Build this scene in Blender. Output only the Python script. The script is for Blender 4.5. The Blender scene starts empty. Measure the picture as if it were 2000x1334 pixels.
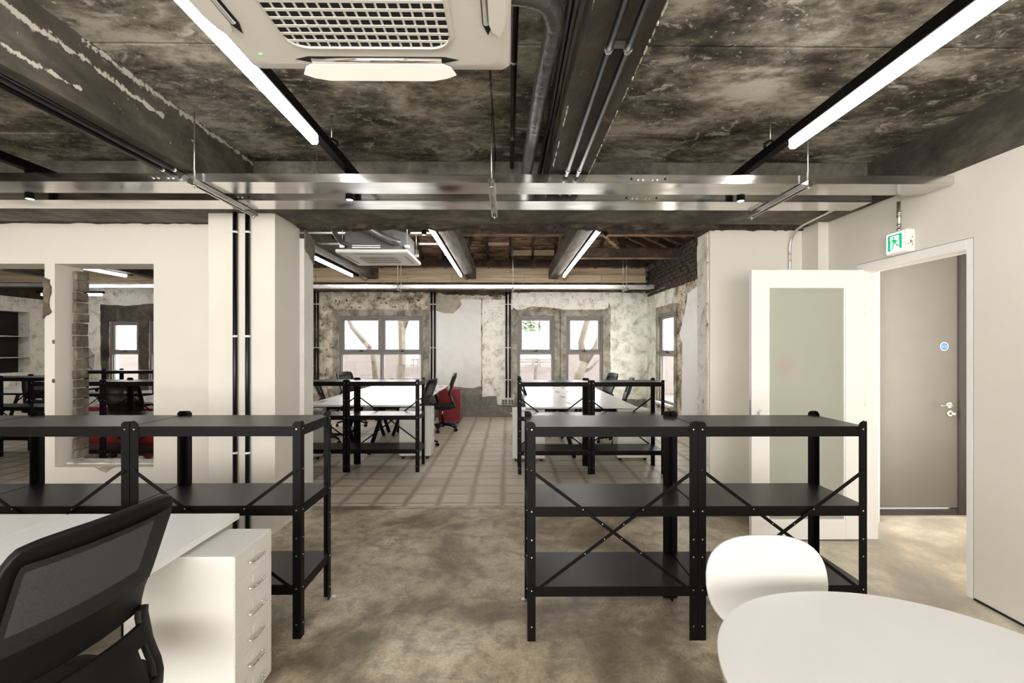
import bpy, bmesh, math, random
from mathutils import Vector, Matrix
random.seed(7)
C = bpy.context.scene.collection
D = bpy.data
R = math.radians

# ------------------------------------------------------------ camera, world, lights, exposure
cam_d = D.cameras.new('camera'); cam = D.objects.new('camera', cam_d); C.objects.link(cam)
cam_d.lens = 16; cam_d.sensor_width = 36; cam_d.clip_start = .02; cam_d.clip_end = 200
cam_d.shift_y = .007
cam.location = (0, 0, 1.5)
cam.rotation_euler = (R(90), 0, -.009)
bpy.context.scene.camera = cam

w = D.worlds.new('world'); bpy.context.scene.world = w; w.use_nodes = True
w.node_tree.nodes['Background'].inputs[0].default_value = (1, .985, .96, 1)
w.node_tree.nodes['Background'].inputs[1].default_value = 9.0

def area(name, loc, rot, sx, sy, e, col=(1, .96, .9)):
    l = D.lights.new(name, 'AREA'); l.shape = 'RECTANGLE'; l.size = sx; l.size_y = sy; l.energy = e; l.color = col
    o = D.objects.new(name, l); C.objects.link(o); o.location = loc; o.rotation_euler = rot
    return o
area('daylight_rear_windows', (-1.6, -2.85, 1.55), (R(90), 0, 0), 7.5, 2.0, 88, (1, .97, .92))
area('corridor_fill_light', (4.45, 3.0, 1.5), (R(90), 0, R(90)), 1.2, 2.0, 14, (1, .97, .92))  # added fill for the corridor and white jamb; no window here
area('corridor_door_fill', (3.0, 3.72, 1.35), (R(90), 0, R(-50)), .25, 1.9, 30, (1, .97, .92))  # added unseen area light by the jamb, brightens the grey door

vs = bpy.context.scene.view_settings
vs.view_transform = 'Standard'; vs.look = 'None'; vs.gamma = 1; vs.use_curve_mapping = False
vs.exposure = 0.24
LED = 19.0

# ------------------------------------------------------------ materials
def newmat(name):
    m = D.materials.new(name); m.use_nodes = True
    nt = m.node_tree
    return m, nt, nt.nodes['Principled BSDF'], nt.nodes['Material Output']
def setp(b, **k):
    for a, v in k.items():
        n = {'color': 'Base Color', 'rough': 'Roughness', 'metal': 'Metallic', 'spec': 'Specular IOR Level',
             'emis': 'Emission Strength', 'ecol': 'Emission Color', 'trans': 'Transmission Weight', 'alpha': 'Alpha', 'coat': 'Coat Weight'}[a]
        b.inputs[n].default_value = (*v, 1) if isinstance(v, tuple) else v
def plain(name, col, rough=.5, metal=0, var=.06, nscale=6, bump=0, bscale=60, **k):
    m, nt, b, out = newmat(name)
    setp(b, color=col, rough=rough, metal=metal, **k)
    N, L = nt.nodes, nt.links
    tc = N.new('ShaderNodeTexCoord')
    if var:
        n = N.new('ShaderNodeTexNoise'); n.inputs['Scale'].default_value = nscale; n.inputs['Detail'].default_value = 4
        L.new(tc.outputs['Object'], n.inputs['Vector'])
        r = N.new('ShaderNodeValToRGB'); r.color_ramp.elements[0].position = .3; r.color_ramp.elements[1].position = .7
        r.color_ramp.elements[0].color = (*[c * (1 - var) for c in col], 1)
        r.color_ramp.elements[1].color = (*[min(1, c * (1 + var)) for c in col], 1)
        L.new(n.outputs[0], r.inputs[0]); L.new(r.outputs[0], b.inputs['Base Color'])
    if bump:
        n2 = N.new('ShaderNodeTexNoise'); n2.inputs['Scale'].default_value = bscale; n2.inputs['Detail'].default_value = 5
        L.new(tc.outputs['Object'], n2.inputs['Vector'])
        bp = N.new('ShaderNodeBump'); bp.inputs['Strength'].default_value = bump; bp.inputs['Distance'].default_value = .01
        L.new(n2.outputs[0], bp.inputs['Height']); L.new(bp.outputs[0], b.inputs['Normal'])
    return m
def noise(nt, vec, scale, detail=6, rough=.6, dist=0.0):
    n = nt.nodes.new('ShaderNodeTexNoise'); n.inputs['Scale'].default_value = scale
    n.inputs['Detail'].default_value = detail; n.inputs['Roughness'].default_value = rough; n.inputs['Distortion'].default_value = dist
    nt.links.new(vec, n.inputs['Vector']); return n.outputs[0]
def mapping(nt, sc, loc=(0, 0, 0), rot=(0, 0, 0)):
    tc = nt.nodes.new('ShaderNodeTexCoord'); mp = nt.nodes.new('ShaderNodeMapping')
    mp.inputs['Scale'].default_value = sc; mp.inputs['Location'].default_value = loc; mp.inputs['Rotation'].default_value = rot
    nt.links.new(tc.outputs['Object'], mp.inputs['Vector']); return mp.outputs[0]
def ramp(nt, fac, stops):
    r = nt.nodes.new('ShaderNodeValToRGB'); e = r.color_ramp.elements
    while len(e) < len(stops): e.new(.5)
    for i, (p, c) in enumerate(stops):
        e[i].position = p; e[i].color = (*c, 1) if isinstance(c, tuple) else (c, c, c, 1)
    nt.links.new(fac, r.inputs[0]); return r.outputs[0]
def mix(nt, fac, a, b, mode='MIX'):
    m = nt.nodes.new('ShaderNodeMix'); m.data_type = 'RGBA'; m.blend_type = mode
    for s, v in ((m.inputs[0], fac), (m.inputs[6], a), (m.inputs[7], b)):
        if isinstance(v, (int, float)): s.default_value = v
        elif isinstance(v, tuple): s.default_value = (*v, 1)
        else: nt.links.new(v, s)
    return m.outputs[2]
def stained(name, stops, sc=(1, 1, 1), s1=1.2, s2=9, patch=None, rough=.75, bump=.25, dist=.6, loc=(0, 0, 0), spec=.4, speck=None):
    """mottled, stained mineral surface: large + fine noise through a colour ramp, optional light flaked patches"""
    m, nt, b, out = newmat(name); L = nt.links
    v = mapping(nt, sc, loc)
    a = noise(nt, v, s1, 8, .62, dist); f = noise(nt, v, s2, 8, .7, .3)
    mth = nt.nodes.new('ShaderNodeMath'); mth.operation = 'MULTIPLY_ADD'; mth.inputs[1].default_value = .38
    sub = nt.nodes.new('ShaderNodeMath'); sub.operation = 'SUBTRACT'; sub.inputs[1].default_value = .19
    L.new(f, mth.inputs[0]); L.new(a, mth.inputs[2]); L.new(mth.outputs[0], sub.inputs[0])
    col = ramp(nt, sub.outputs[0], stops)
    if patch:
        pc, pscale, lo, hi = patch
        pn = noise(nt, mapping(nt, sc, (3.1, 7.7, 1.3)), pscale, 10, .72, .8)
        col = mix(nt, ramp(nt, pn, [(lo, 0.0), (hi, 1.0)]), col, pc)
    if speck:
        sc_, lo, hi, c = speck
        sn = noise(nt, mapping(nt, (1, 1, 1), (1.1, 2.2, 3.3)), sc_, 3, .5)
        col = mix(nt, ramp(nt, sn, [(lo, 0.0), (hi, 1.0)]), col, c)
    L.new(col, b.inputs['Base Color'])
    setp(b, rough=rough, spec=spec)
    bp = nt.nodes.new('ShaderNodeBump'); bp.inputs['Strength'].default_value = bump; bp.inputs['Distance'].default_value = .02
    L.new(f, bp.inputs['Height']); L.new(bp.outputs[0], b.inputs['Normal'])
    return m

WHITEWALL = plain('white_paint', (.74, .70, .625), .6, var=.03, nscale=1.3, bump=.05, bscale=18)
WHITEDOOR = plain('white_door_paint', (.86, .84, .80), .4, var=.01)
CEIL = stained('stained_concrete_ceiling', [(.36, (.018, .014, .009)), (.45, (.065, .055, .040)), (.53, (.18, .158, .122)), (.64, (.42, .385, .315))],
               sc=(.8, 1.25, 1), s1=1.7, s2=17, patch=((.46, .425, .36), 6.5, .56, .64), bump=.55, dist=.45, speck=(38, .66, .72, (.50, .46, .39)))
BEAMC = stained('dark_concrete_beam', [(.3, (.022, .018, .013)), (.5, (.07, .060, .046)), (.75, (.19, .165, .13))],
                sc=(1, .5, 1), s1=2.2, s2=14, patch=((.30, .26, .20), 4, .62, .74), bump=.35)
def streaked_beam():
    m = BEAMC.copy(); m.name = 'beam_with_flaking_paint_streak'; nt = m.node_tree; b = nt.nodes['Principled BSDF']; L = nt.links
    tc = nt.nodes.new('ShaderNodeTexCoord'); sp = nt.nodes.new('ShaderNodeSeparateXYZ'); L.new(tc.outputs['Object'], sp.inputs[0])
    def M(op, *a):
        n = nt.nodes.new('ShaderNodeMath'); n.operation = op
        for i, q in enumerate(a):
            if isinstance(q, (int, float)): n.inputs[i].default_value = q
            else: L.new(q, n.inputs[i])
        return n.outputs[0]
    y, z = sp.outputs['Y'], sp.outputs['Z']; tot = None
    wv = M('MULTIPLY', M('SUBTRACT', noise(nt, mapping(nt, (1, 2.5, 2.5)), 2, 4), .5), .05)
    for y0, y1, za, sl, hw in ((1.2, 2.6, 2.855, -.03, .032), (2.1, 3.5, 2.915, 0, .03), (1.75, 2.1, 2.68, 0, .02)):
        dz = M('ABSOLUTE', M('SUBTRACT', M('ADD', z, wv), M('MULTIPLY_ADD', M('SUBTRACT', y, y0), sl, za)))
        a = M('MAXIMUM', M('SUBTRACT', 1, M('DIVIDE', dz, hw)), 0); e = M('MULTIPLY', M('GREATER_THAN', y, y0), M('LESS_THAN', y, y1))
        a = M('MULTIPLY', a, e); tot = a if tot is None else M('MAXIMUM', tot, a)
    f = ramp(nt, M('ADD', M('MULTIPLY', tot, .24), M('MULTIPLY', noise(nt, mapping(nt, (1, 1, 1), (5, 5, 5)), 16, 8, .75), 1.0)), [(.64, 0.0), (.68, 1.0)])
    old = b.inputs['Base Color'].links[0].from_socket
    L.new(mix(nt, f, old, (.52, .48, .41)), b.inputs['Base Color']); return m
LINTEL = stained('lintel_concrete', [(.3, (.05, .045, .035)), (.55, (.15, .135, .11)), (.75, (.28, .25, .20))], s1=3, s2=16, bump=.4)
ROUGHW = stained('raw_render', [(.33, (.10, .08, .055)), (.44, (.34, .29, .21)), (.54, (.62, .56, .45)), (.68, (.80, .75, .63))],
                 s1=4.0, s2=22, patch=((.50, .34, .18), 5.5, .58, .70), bump=1.0, dist=.3, speck=(13, .64, .67, (.07, .05, .035)))
OLDPL = stained('old_white_plaster', [(.30, (.34, .31, .25)), (.41, (.68, .64, .55)), (.52, (.86, .83, .76))],
                s1=4.5, s2=22, patch=((.62, .48, .30), 5.5, .60, .70), bump=.5, dist=.3, speck=(24, .67, .70, (.26, .22, .16)))
SMOOTHPL = stained('smooth_white_plaster', [(.25, (.66, .62, .56)), (.5, (.80, .775, .74)), (.75, (.84, .825, .80))], s1=.9, s2=5, bump=.1)
GREENPL = stained('grey_green_plaster', [(.31, (.34, .33, .26)), (.42, (.60, .59, .50)), (.55, (.84, .83, .75))], s1=4.5, s2=22, bump=.3, dist=.3)
WINCONC = stained('window_surround_concrete', [(.33, (.13, .115, .085)), (.5, (.29, .265, .21)), (.66, (.44, .41, .34))], s1=4, s2=22, bump=.5)
DADO = stained('bare_grey_cement', [(.3, (.13, .12, .10)), (.55, (.22, .20, .175)), (.75, (.33, .31, .27))], s1=3, s2=14, bump=.3, speck=(30, .69, .72, (.7, .68, .62)))
DARKBR = stained('sooty_brick', [(.3, (.02, .014, .010)), (.5, (.06, .045, .034)), (.75, (.14, .11, .085))], s1=5, s2=20, bump=.8, rough=.9)
BRICKM = stained('old_brick', [(.3, (.06, .045, .032)), (.5, (.15, .12, .09)), (.7, (.28, .235, .185))], s1=6, s2=20, bump=.8, rough=.9)
TIMBER = stained('dark_roof_timber', [(.3, (.016, .009, .005)), (.55, (.05, .030, .018)), (.75, (.13, .085, .052))], sc=(1, 1, 1), s1=3, s2=12, bump=.3)
TIEW = stained('grey_tie_beam_timber', [(.35, (.02, .014, .009)), (.5, (.06, .045, .031)), (.65, (.14, .112, .08))], sc=(6, .5, 6), s1=2, s2=8, bump=.3)
BOARD = stained('roof_boarding', [(.34, (.035, .019, .010)), (.48, (.17, .10, .057)), (.64, (.42, .28, .17))], sc=(.8, 5, 5), s1=4, s2=12, bump=.3)
NEWWOOD = stained('new_pine', [(.3, (.34, .25, .155)), (.5, (.50, .385, .255)), (.7, (.64, .52, .37))], sc=(.35, 6, 8), s1=2, s2=8, bump=.05, speck=(9, .74, .77, (.18, .11, .06)))
BLACKM = plain('black_powder_coat', (.0036, .0032, .0029), .45, spec=.11, var=.1, nscale=40, bump=.05, bscale=300)
BLACKB = plain('black_shelf_top_sheen', (.011, .0105, .010), .36, spec=.42, var=.1, nscale=40, bump=.04, bscale=300)  # shelf tops only: reflected sheen put into a lighter black
BLACKP = plain('black_plastic', (.005, .005, .005), .5, spec=.22, var=.05)
BLACKPIPE = plain('black_gloss_conduit', (.005, .005, .005), .3, spec=.3, var=.05)
FABRIC = plain('dark_fabric', (.010, .010, .010), .9, var=.1, bump=.3, bscale=400)
BOLT = plain('zinc_bolt', (.75, .74, .7), .25, 1, var=.02)
CHROME = plain('chrome', (.85, .85, .84), .08, 1, var=.0)
STEEL = plain('brushed_steel', (.62, .60, .57), .28, 1, var=.05)
LAMW = plain('white_laminate', (.91, .90, .885), .32, var=.01)
PLY = plain('ply_edge', (.40, .33, .24), .6, var=.2, nscale=30)
CABW = plain('white_steel_cabinet', (.80, .78, .73), .35, var=.01)
CABR = plain('red_steel_cabinet', (.25, .008, .016), .35, var=.03)
ACW = plain('air_conditioner_white', (.74, .715, .66), .35, var=.01)
ACDARK = plain('dark_grille_interior', (.006, .006, .006), .8, var=0)
DUCT = plain('grey_duct_wrap', (.065, .065, .062), .33, var=.2, nscale=12, bump=.5, bscale=24)
WINF = plain('grey_window_metal', (.19, .175, .16), .45, var=.04)
DOORG = plain('grey_satin_door', (.17, .158, .135), .42, var=.03)
DOORGD = plain('dark_grey_frame', (.055, .05, .044), .4, var=.03)
PVCW = plain('white_clip', (.85, .85, .82), .4, var=0)
STICK = plain('blue_sticker', (.075, .24, .56), .4, var=.02)
TAPE = plain('white_tape', (.85, .84, .8), .5, var=0)
SOCK = plain('socket_grey', (.36, .35, .33), .4, var=.02)
GRILLW = plain('grille_cream', (.36, .33, .28), .45, var=.0)

def galv(name, rough=.16):
    m, nt, b, out = newmat(name); setp(b, color=(.72, .71, .68), metal=1.0, rough=rough)
    n = noise(nt, mapping(nt, (.35, 30, 30)), 3, 3, .6)
    nt.links.new(ramp(nt, n, [(.3, (.60, .59, .56)), (.7, (.80, .79, .76))]), b.inputs['Base Color'])
    n2 = noise(nt, mapping(nt, (1.2, 3, 3)), 2, 2, .5)
    nt.links.new(ramp(nt, n2, [(.3, rough * .6), (.75, rough * 1.6)]), b.inputs['Roughness'])
    return m
GALV = galv('galvanised_steel'); GALVR = galv('dull_galvanised_steel', .34)
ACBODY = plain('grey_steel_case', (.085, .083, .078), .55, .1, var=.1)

def emit(name, col, s):
    m, nt, b, out = newmat(name)
    setp(b, color=tuple(c * .7 for c in col), ecol=col, emis=s, rough=.5); return m
LEDM = emit('led_diffuser', (1, .985, .96), LED)
SPOTM = emit('spot_lens', (1, .95, .88), 3.0)
SIGNW = emit('sign_white_light', (.95, 1, .98), 1.3)
SIGNG = emit('sign_green_light', (.0, .42, .16), .75)
GREENLED = emit('green_indicator', (.3, 1, .3), .9)

def glassmat():
    m, nt, b, out = newmat('clear_window_glass')
    tr = nt.nodes.new('ShaderNodeBsdfTransparent'); gl = nt.nodes.new('ShaderNodeBsdfGlossy'); gl.inputs['Roughness'].default_value = .02
    mx = nt.nodes.new('ShaderNodeMixShader'); mx.inputs[0].default_value = .05
    nt.links.new(tr.outputs[0], mx.inputs[1]); nt.links.new(gl.outputs[0], mx.inputs[2])
    nt.links.new(mx.outputs[0], out.inputs['Surface']); return m
GLASS = glassmat()
def frosted():
    m, nt, b, out = newmat('frosted_glass')
    a = nt.nodes.new('ShaderNodeBsdfDiffuse'); a.inputs['Color'].default_value = (.80, .80, .735, 1)
    t = nt.nodes.new('ShaderNodeBsdfTranslucent'); t.inputs['Color'].default_value = (.84, .85, .78, 1)
    g = nt.nodes.new('ShaderNodeBsdfRefraction'); g.inputs['Roughness'].default_value = .30; g.inputs['IOR'].default_value = 1.05
    g.inputs['Color'].default_value = (.90, .91, .86, 1)
    m1 = nt.nodes.new('ShaderNodeMixShader'); m1.inputs[0].default_value = .35
    m2 = nt.nodes.new('ShaderNodeMixShader'); m2.inputs[0].default_value = .6
    nt.links.new(a.outputs[0], m1.inputs[1]); nt.links.new(t.outputs[0], m1.inputs[2])
    nt.links.new(m1.outputs[0], m2.inputs[1]); nt.links.new(g.outputs[0], m2.inputs[2])
    nt.links.new(m2.outputs[0], out.inputs['Surface']); return m
FROST = frosted()
def meshmat():
    m, nt, b, out = newmat('chair_mesh_fabric'); setp(b, color=(.045, .045, .043), rough=.8)
    tr = nt.nodes.new('ShaderNodeBsdfTransparent'); mx = nt.nodes.new('ShaderNodeMixShader'); mx.inputs[0].default_value = .94
    nt.links.new(tr.outputs[0], mx.inputs[1]); nt.links.new(b.outputs[0], mx.inputs[2]); nt.links.new(mx.outputs[0], out.inputs['Surface'])
    n = noise(nt, mapping(nt, (1, 1, 1)), 350, 2)
    nt.links.new(ramp(nt, n, [(.35, (.004, .004, .004)), (.65, (.016, .016, .015))]), b.inputs['Base Color'])
    return m
MESHF = meshmat()

def floormat():
    m, nt, b, out = newmat('worn_concrete_floor'); L = nt.links
    v = mapping(nt, (1, 1, 1))
    a = noise(nt, v, .9, 8, .6, .5); f = noise(nt, v, 7, 8, .7, .4); g = noise(nt, v, 60, 4, .6)
    base = ramp(nt, a, [(.34, (.14, .110, .072)), (.44, (.32, .262, .180)), (.52, (.61, .51, .36)), (.62, (.83, .74, .57))])
    base = mix(nt, ramp(nt, f, [(.37, .55), (.56, 0.0)]), base, (.10, .082, .06))
    base = mix(nt, ramp(nt, g, [(.35, .28), (.6, 0.0)]), base, (.09, .075, .055))
    tc = nt.nodes.new('ShaderNodeTexCoord'); sp = nt.nodes.new('ShaderNodeSeparateXYZ'); L.new(tc.outputs['Object'], sp.inputs[0])
    def M(op, a_, b_=None, clamp=False):
        n = nt.nodes.new('ShaderNodeMath'); n.operation = op; n.use_clamp = clamp
        for i, q in enumerate((a_, b_)):
            if q is None: continue
            if isinstance(q, (int, float)): n.inputs[i].default_value = q
            else: L.new(q, n.inputs[i])
        return n.outputs[0]
    wob = noise(nt, v, 2.5, 3)
    wobs = M('MULTIPLY', M('SUBTRACT', wob, .5), .05)
    def lines(coord, per, off, half):
        t = M('MODULO', M('ADD', M('ADD', coord, off), wobs), per)
        dd = M('ABSOLUTE', M('SUBTRACT', t, per / 2))
        return M('SUBTRACT', 1.0, M('DIVIDE', dd, half), True)
    grid = M('MAXIMUM', lines(sp.outputs['X'], .312, 100.05, .05), lines(sp.outputs['Y'], .277, 50.0, .026))
    backm = M('GREATER_THAN', sp.outputs['Y'], 4.35)
    fade = ramp(nt, noise(nt, v, .6, 2), [(.3, .55), (.6, .95)])
    gm = M('MULTIPLY', M('MULTIPLY', grid, backm), fade)
    # back room slab painted paler to make up for weaker lighting there
    base = mix(nt, M('MULTIPLY', backm, .70), base, (.86, .78, .645))
    # paler colour on the corridor side
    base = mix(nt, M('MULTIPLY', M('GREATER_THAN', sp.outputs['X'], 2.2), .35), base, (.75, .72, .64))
    base = mix(nt, M('MULTIPLY', gm, .85), base, (.22, .17, .12))
    # joint line between the two slabs
    jy = M('ADD', sp.outputs['Y'], M('MULTIPLY', M('SUBTRACT', noise(nt, v, 3, 4), .5), .10))
    j = M('SUBTRACT', 1.0, M('DIVIDE', M('ABSOLUTE', M('SUBTRACT', jy, 4.27)), .012), True)
    base = mix(nt, M('MULTIPLY', j, .8), base, (.05, .04, .03))
    L.new(base, b.inputs['Base Color'])
    L.new(ramp(nt, f, [(.3, .30), (.7, .50)]), b.inputs['Roughness'])
    bp = nt.nodes.new('ShaderNodeBump'); bp.inputs['Strength'].default_value = .12; bp.inputs['Distance'].default_value = .01
    L.new(f, bp.inputs['Height']); L.new(bp.outputs[0], b.inputs['Normal'])
    return m
FLOORM = floormat()
BARK = stained('tree_bark', [(.3, (.055, .047, .036)), (.6, (.105, .093, .072))], s1=6, s2=20)
LEAF = plain('leaf_green', (.035, .085, .012), .6, var=.3)
GARDEN = plain('pale_ground', (.10, .09, .08), .9, var=.1)
GWALL = plain('pale_brick_garden_wall', (.16, .14, .132), .9, var=.1)

# ------------------------------------------------------------ mesh builder
class MB:
    def __init__(s): s.bm = bmesh.new(); s.mi = 0
    def _f(s, vs, smooth=False):
        try:
            f = s.bm.faces.new(vs); f.material_index = s.mi; f.smooth = smooth; return f
        except ValueError: return None
    def box(s, x0, x1, y0, y1, z0, z1, M=None):
        co = [(x, y, z) for z in (z0, z1) for y in (y0, y1) for x in (x0, x1)]
        v = [s.bm.verts.new(M @ Vector(c) if M else c) for c in co]
        for q in ((0, 2, 3, 1), (4, 5, 7, 6), (0, 1, 5, 4), (2, 6, 7, 3), (0, 4, 6, 2), (1, 3, 7, 5)): s._f([v[i] for i in q])
        return s
    def bar(s, a, b, w_, h_, up=(0, 0, 1)):
        a, b = Vector(a), Vector(b); d = (b - a); l = d.length; d.normalize(); u = Vector(up)
        if abs(d.dot(u)) > .98: u = Vector((0, 1, 0))
        x = d.cross(u).normalized(); z = x.cross(d).normalized()
        M = Matrix((x, d, z)).transposed().to_4x4(); M.translation = a
        return s.box(-w_ / 2, w_ / 2, 0, l, -h_ / 2, h_ / 2, M)
    def tube(s, pts, r, seg=10, caps=True, rs=None):
        pts = [Vector(p) for p in pts]; n = len(pts); rings = []; px = None
        for i, p in enumerate(pts):
            t = (pts[min(i + 1, n - 1)] - pts[max(i - 1, 0)]).normalized()
            if px is None:
                u = Vector((0, 0, 1)) if abs(t.z) < .9 else Vector((1, 0, 0)); px = t.cross(u).normalized()
            else: px = (px - t * px.dot(t)).normalized()
            py = t.cross(px); rr = rs[i] if rs else r
            rings.append([s.bm.verts.new(p + (px * math.cos(k * 2 * math.pi / seg) + py * math.sin(k * 2 * math.pi / seg)) * rr) for k in range(seg)])
        for a, b in zip(rings, rings[1:]):
            for k in range(seg): s._f([a[k], a[(k + 1) % seg], b[(k + 1) % seg], b[k]], True)
        if caps: s._f(rings[0][::-1]); s._f(rings[-1])
        return s
    def prism(s, poly, f0, f1):
        """poly: 2-D points; f0/f1 map a 2-D point to the near/far 3-D point"""
        a = [s.bm.verts.new(f0(*p)) for p in poly]; b = [s.bm.verts.new(f1(*p)) for p in poly]; n = len(poly)
        s._f(a); s._f(b[::-1])
        for i in range(n): s._f([a[i], b[i], b[(i + 1) % n], a[(i + 1) % n]])
        return s
    def grid(s, fn, us, vs_, thick=None, smooth=True):
        """surface fn(u,v)->Vector; thick: function or float along fn normal approx given by fn2"""
        g = [[s.bm.verts.new(fn(u, v)) for u in us] for v in vs_]
        for j in range(len(vs_) - 1):
            for i in range(len(us) - 1): s._f([g[j][i], g[j][i + 1], g[j + 1][i + 1], g[j + 1][i]], smooth)
        return s
    def build(s, name, mats, parent=None, bevel=0, solid=0, sub=0, loc=None, soff=0):
        bmesh.ops.recalc_face_normals(s.bm, faces=s.bm.faces)
        me = D.meshes.new(name); s.bm.to_mesh(me); s.bm.free()
        for m in (mats if isinstance(mats, (list, tuple)) else [mats]): me.materials.append(m)
        return link(name, me, parent, bevel, solid, sub, loc, soff)
def link(name, me, parent=None, bevel=0, solid=0, sub=0, loc=None, soff=0):
    o = D.objects.new(name, me); C.objects.link(o)
    if parent: o.parent = parent
    if loc: o.location = loc
    if solid:
        md = o.modifiers.new('solid', 'SOLIDIFY'); md.thickness = solid; md.offset = soff
    if sub:
        md = o.modifiers.new('sub', 'SUBSURF'); md.levels = sub; md.render_levels = sub
    if bevel:
        md = o.modifiers.new('bevel', 'BEVEL'); md.width = bevel; md.segments = 2; md.limit_method = 'ANGLE'
    return o
def tag(o, label, cat, group=None):
    o['label'] = label; o['category'] = cat
    if group: o['group'] = group
    return o
def struct(o, label=None):
    o['kind'] = 'structure'
    if label: o['label'] = label
    return o
def thing(name, label, cat, loc=(0, 0, 0), rz=0, group=None):
    o = D.objects.new(name, None); C.objects.link(o); o.location = loc; o.rotation_euler = (0, 0, rz); o.empty_display_size = .1
    return tag(o, label, cat, group)
def dup(root, loc, rz, label, group=None):
    def cp(o, parent):
        c = o.copy(); C.objects.link(c)
        if parent: c.parent = parent
        for ch in [q for q in kids.get(o.name, [])]: cp(ch, c)
        return c
    kids = {}
    for q in D.objects:
        if q.parent: kids.setdefault(q.parent.name, []).append(q)
    r = cp(root, None); r.location = loc; r.rotation_euler = (0, 0, rz); r['label'] = label
    if group: r['group'] = group
    return r
def B(name, mats, x0, x1, y0, y1, z0, z1, parent=None, bevel=0, M=None):
    return MB().box(x0, x1, y0, y1, z0, z1, M).build(name, mats, parent, bevel)
def T(name, mats, pts, r, parent=None, seg=10, rs=None):
    return MB().tube(pts, r, seg, rs=rs).build(name, mats, parent)
def ring(n, rx, ry=None, e=2.0, cx=0, cy=0):
    ry = ry or rx; o = []
    for i in range(n):
        t = 2 * math.pi * i / n; c_, s_ = math.cos(t), math.sin(t)
        o.append((cx + rx * math.copysign(abs(c_) ** (2 / e), c_), cy + ry * math.copysign(abs(s_) ** (2 / e), s_)))
    return o
def holes(name, mats, a0, a1, d0, d1, z0, z1, hs, along='x', bevel=0):
    """wall along x (or y) between depth d0..d1 with rectangular holes (a0,a1,z0,z1)"""
    mb = MB(); xs = sorted({a0, a1, *[h[0] for h in hs], *[h[1] for h in hs]})
    for p, q in zip(xs, xs[1:]):
        cut = sorted([(h[2], h[3]) for h in hs if h[0] <= p and h[1] >= q]); z = z0
        for c0, c1 in cut + [(z1, z1)]:
            if c0 > z:
                mb.box(p, q, d0, d1, z, c0) if along == 'x' else mb.box(d0, d1, p, q, z, c0)
            z = max(z, c1)
    return mb.build(name, mats, None, bevel)
def jag(poly, amp=.02, step=.06, seed=1, closed=True):
    rnd = random.Random(seed); out = []
    n = len(poly)
    for i in range(n):
        a, b = poly[i], poly[(i + 1) % n]; l = math.hypot(b[0] - a[0], b[1] - a[1]); k = max(1, int(l / step))
        for j in range(k):
            t = j / k; am = amp if j else 0
            out.append((a[0] + (b[0] - a[0]) * t + rnd.uniform(-am, am), a[1] + (b[1] - a[1]) * t + rnd.uniform(-am, am)))
    return out

# ------------------------------------------------------------ floor
fl = B('floor', FLOORM, -11.9, 5.2, -3.2, 12.0, -.12, 0); struct(fl, 'worn brown concrete floor with ghost lines of lifted tiles')

# ------------------------------------------------------------ front room walls
HEAD = 2.10
wr = holes('wall_right', WHITEWALL, -3.2, 3.87, 2.785, 2.905, 0, 2.60, [(2.70, 3.60, -1, 2.165)], along='y')
struct(wr, 'white painted wall with the corridor doorway')
wb = MB().box(2.785, 3.10, 3.87, 4.15, 0, 2.60).box(2.695, 2.785, 3.93, 4.15, 0, 2.60)
struct(wb.build('wall_corner', WHITEWALL), 'stepped white corner beside the open glazed door')
wmr = B('wall_middle_right', [WHITEWALL], 1.85, 3.25, 4.15, 4.42, 0, 2.585)
struct(wmr, 'white wall between the two rooms behind the open glazed door')
pl = MB().prism(jag([(4.17, 0), (4.40, 0), (4.415, 2.50), (4.19, 2.56)], .006, .1, 5), lambda a, z: (1.852, a, z), lambda a, z: (1.842, a, z)).build('raw_plaster_edge', OLDPL, wmr)
wml = holes('wall_middle_left', WHITEWALL, -11.6, -2.42, 4.0, 4.27, 0, 2.60, [(-5.6, -4.035, -1, 2.24), (-3.947, -3.092, .468, 2.24)])
struct(wml, 'white painted wall with an unframed square opening and a doorway')
# broken brick edge inside the square opening
rnd = random.Random(3); z = .50
while z < 2.19:
    h = rnd.uniform(.075, .12); h = min(h, 2.21 - z)
    M = Matrix.Translation((-3.94 + rnd.uniform(0, .012), 4.215, z + h / 2)) @ Matrix.Rotation(rnd.uniform(-.05, .05), 4, 'X')
    B('brick', BRICKM, -.006, .03, -.062, .062, -h / 2 + .005, h / 2 - .005, wml, .006, M); z += h
MB().prism(jag([(-4.036, 2.12), (-3.985, 2.10), (-3.972, 1.98), (-3.99, 1.90), (-3.968, 1.82), (-4.036, 1.76)], .008, .03, 8),
           lambda a, q: (a, 3.998, q), lambda a, q: (a, 3.985, q)).build('broken_masonry_edge', BRICKM, wml)
MB().prism(jag([(-3.94, .466), (-3.10, .466), (-3.10, .474), (-3.94, .482)], .003, .06, 9), lambda a, q: (a, 4.10, q), lambda a, q: (a, 4.265, q)).build('sill_mortar', OLDPL, wml)
MB().prism(jag([(-3.60, .47), (-3.50, .42), (-3.46, .45), (-3.40, .47)], .008, .03, 12), lambda a, q: (a, 3.999, q), lambda a, q: (a, 3.994, q)).build('chipped_plaster', WINCONC, wml)
for zz in (1.56, 1.22):
    MB().prism(jag(ring(8, .012, .02, 2, -3.955, zz), .003, .02, 3), lambda a, q: (a, 3.999, q), lambda a, q: (a, 3.994, q)).build('fixing_hole', BRICKM, wml)
col = B('wall_pier', WHITEWALL, -2.43, -1.89, 3.71, 4.15, 0, 2.6, None, .004); struct(col, 'white square column with two black conduits')
pr = B('return_block', SMOOTHPL, -2.3, -1.85, 4.15, 4.34, 0, 2.50, col)
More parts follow.
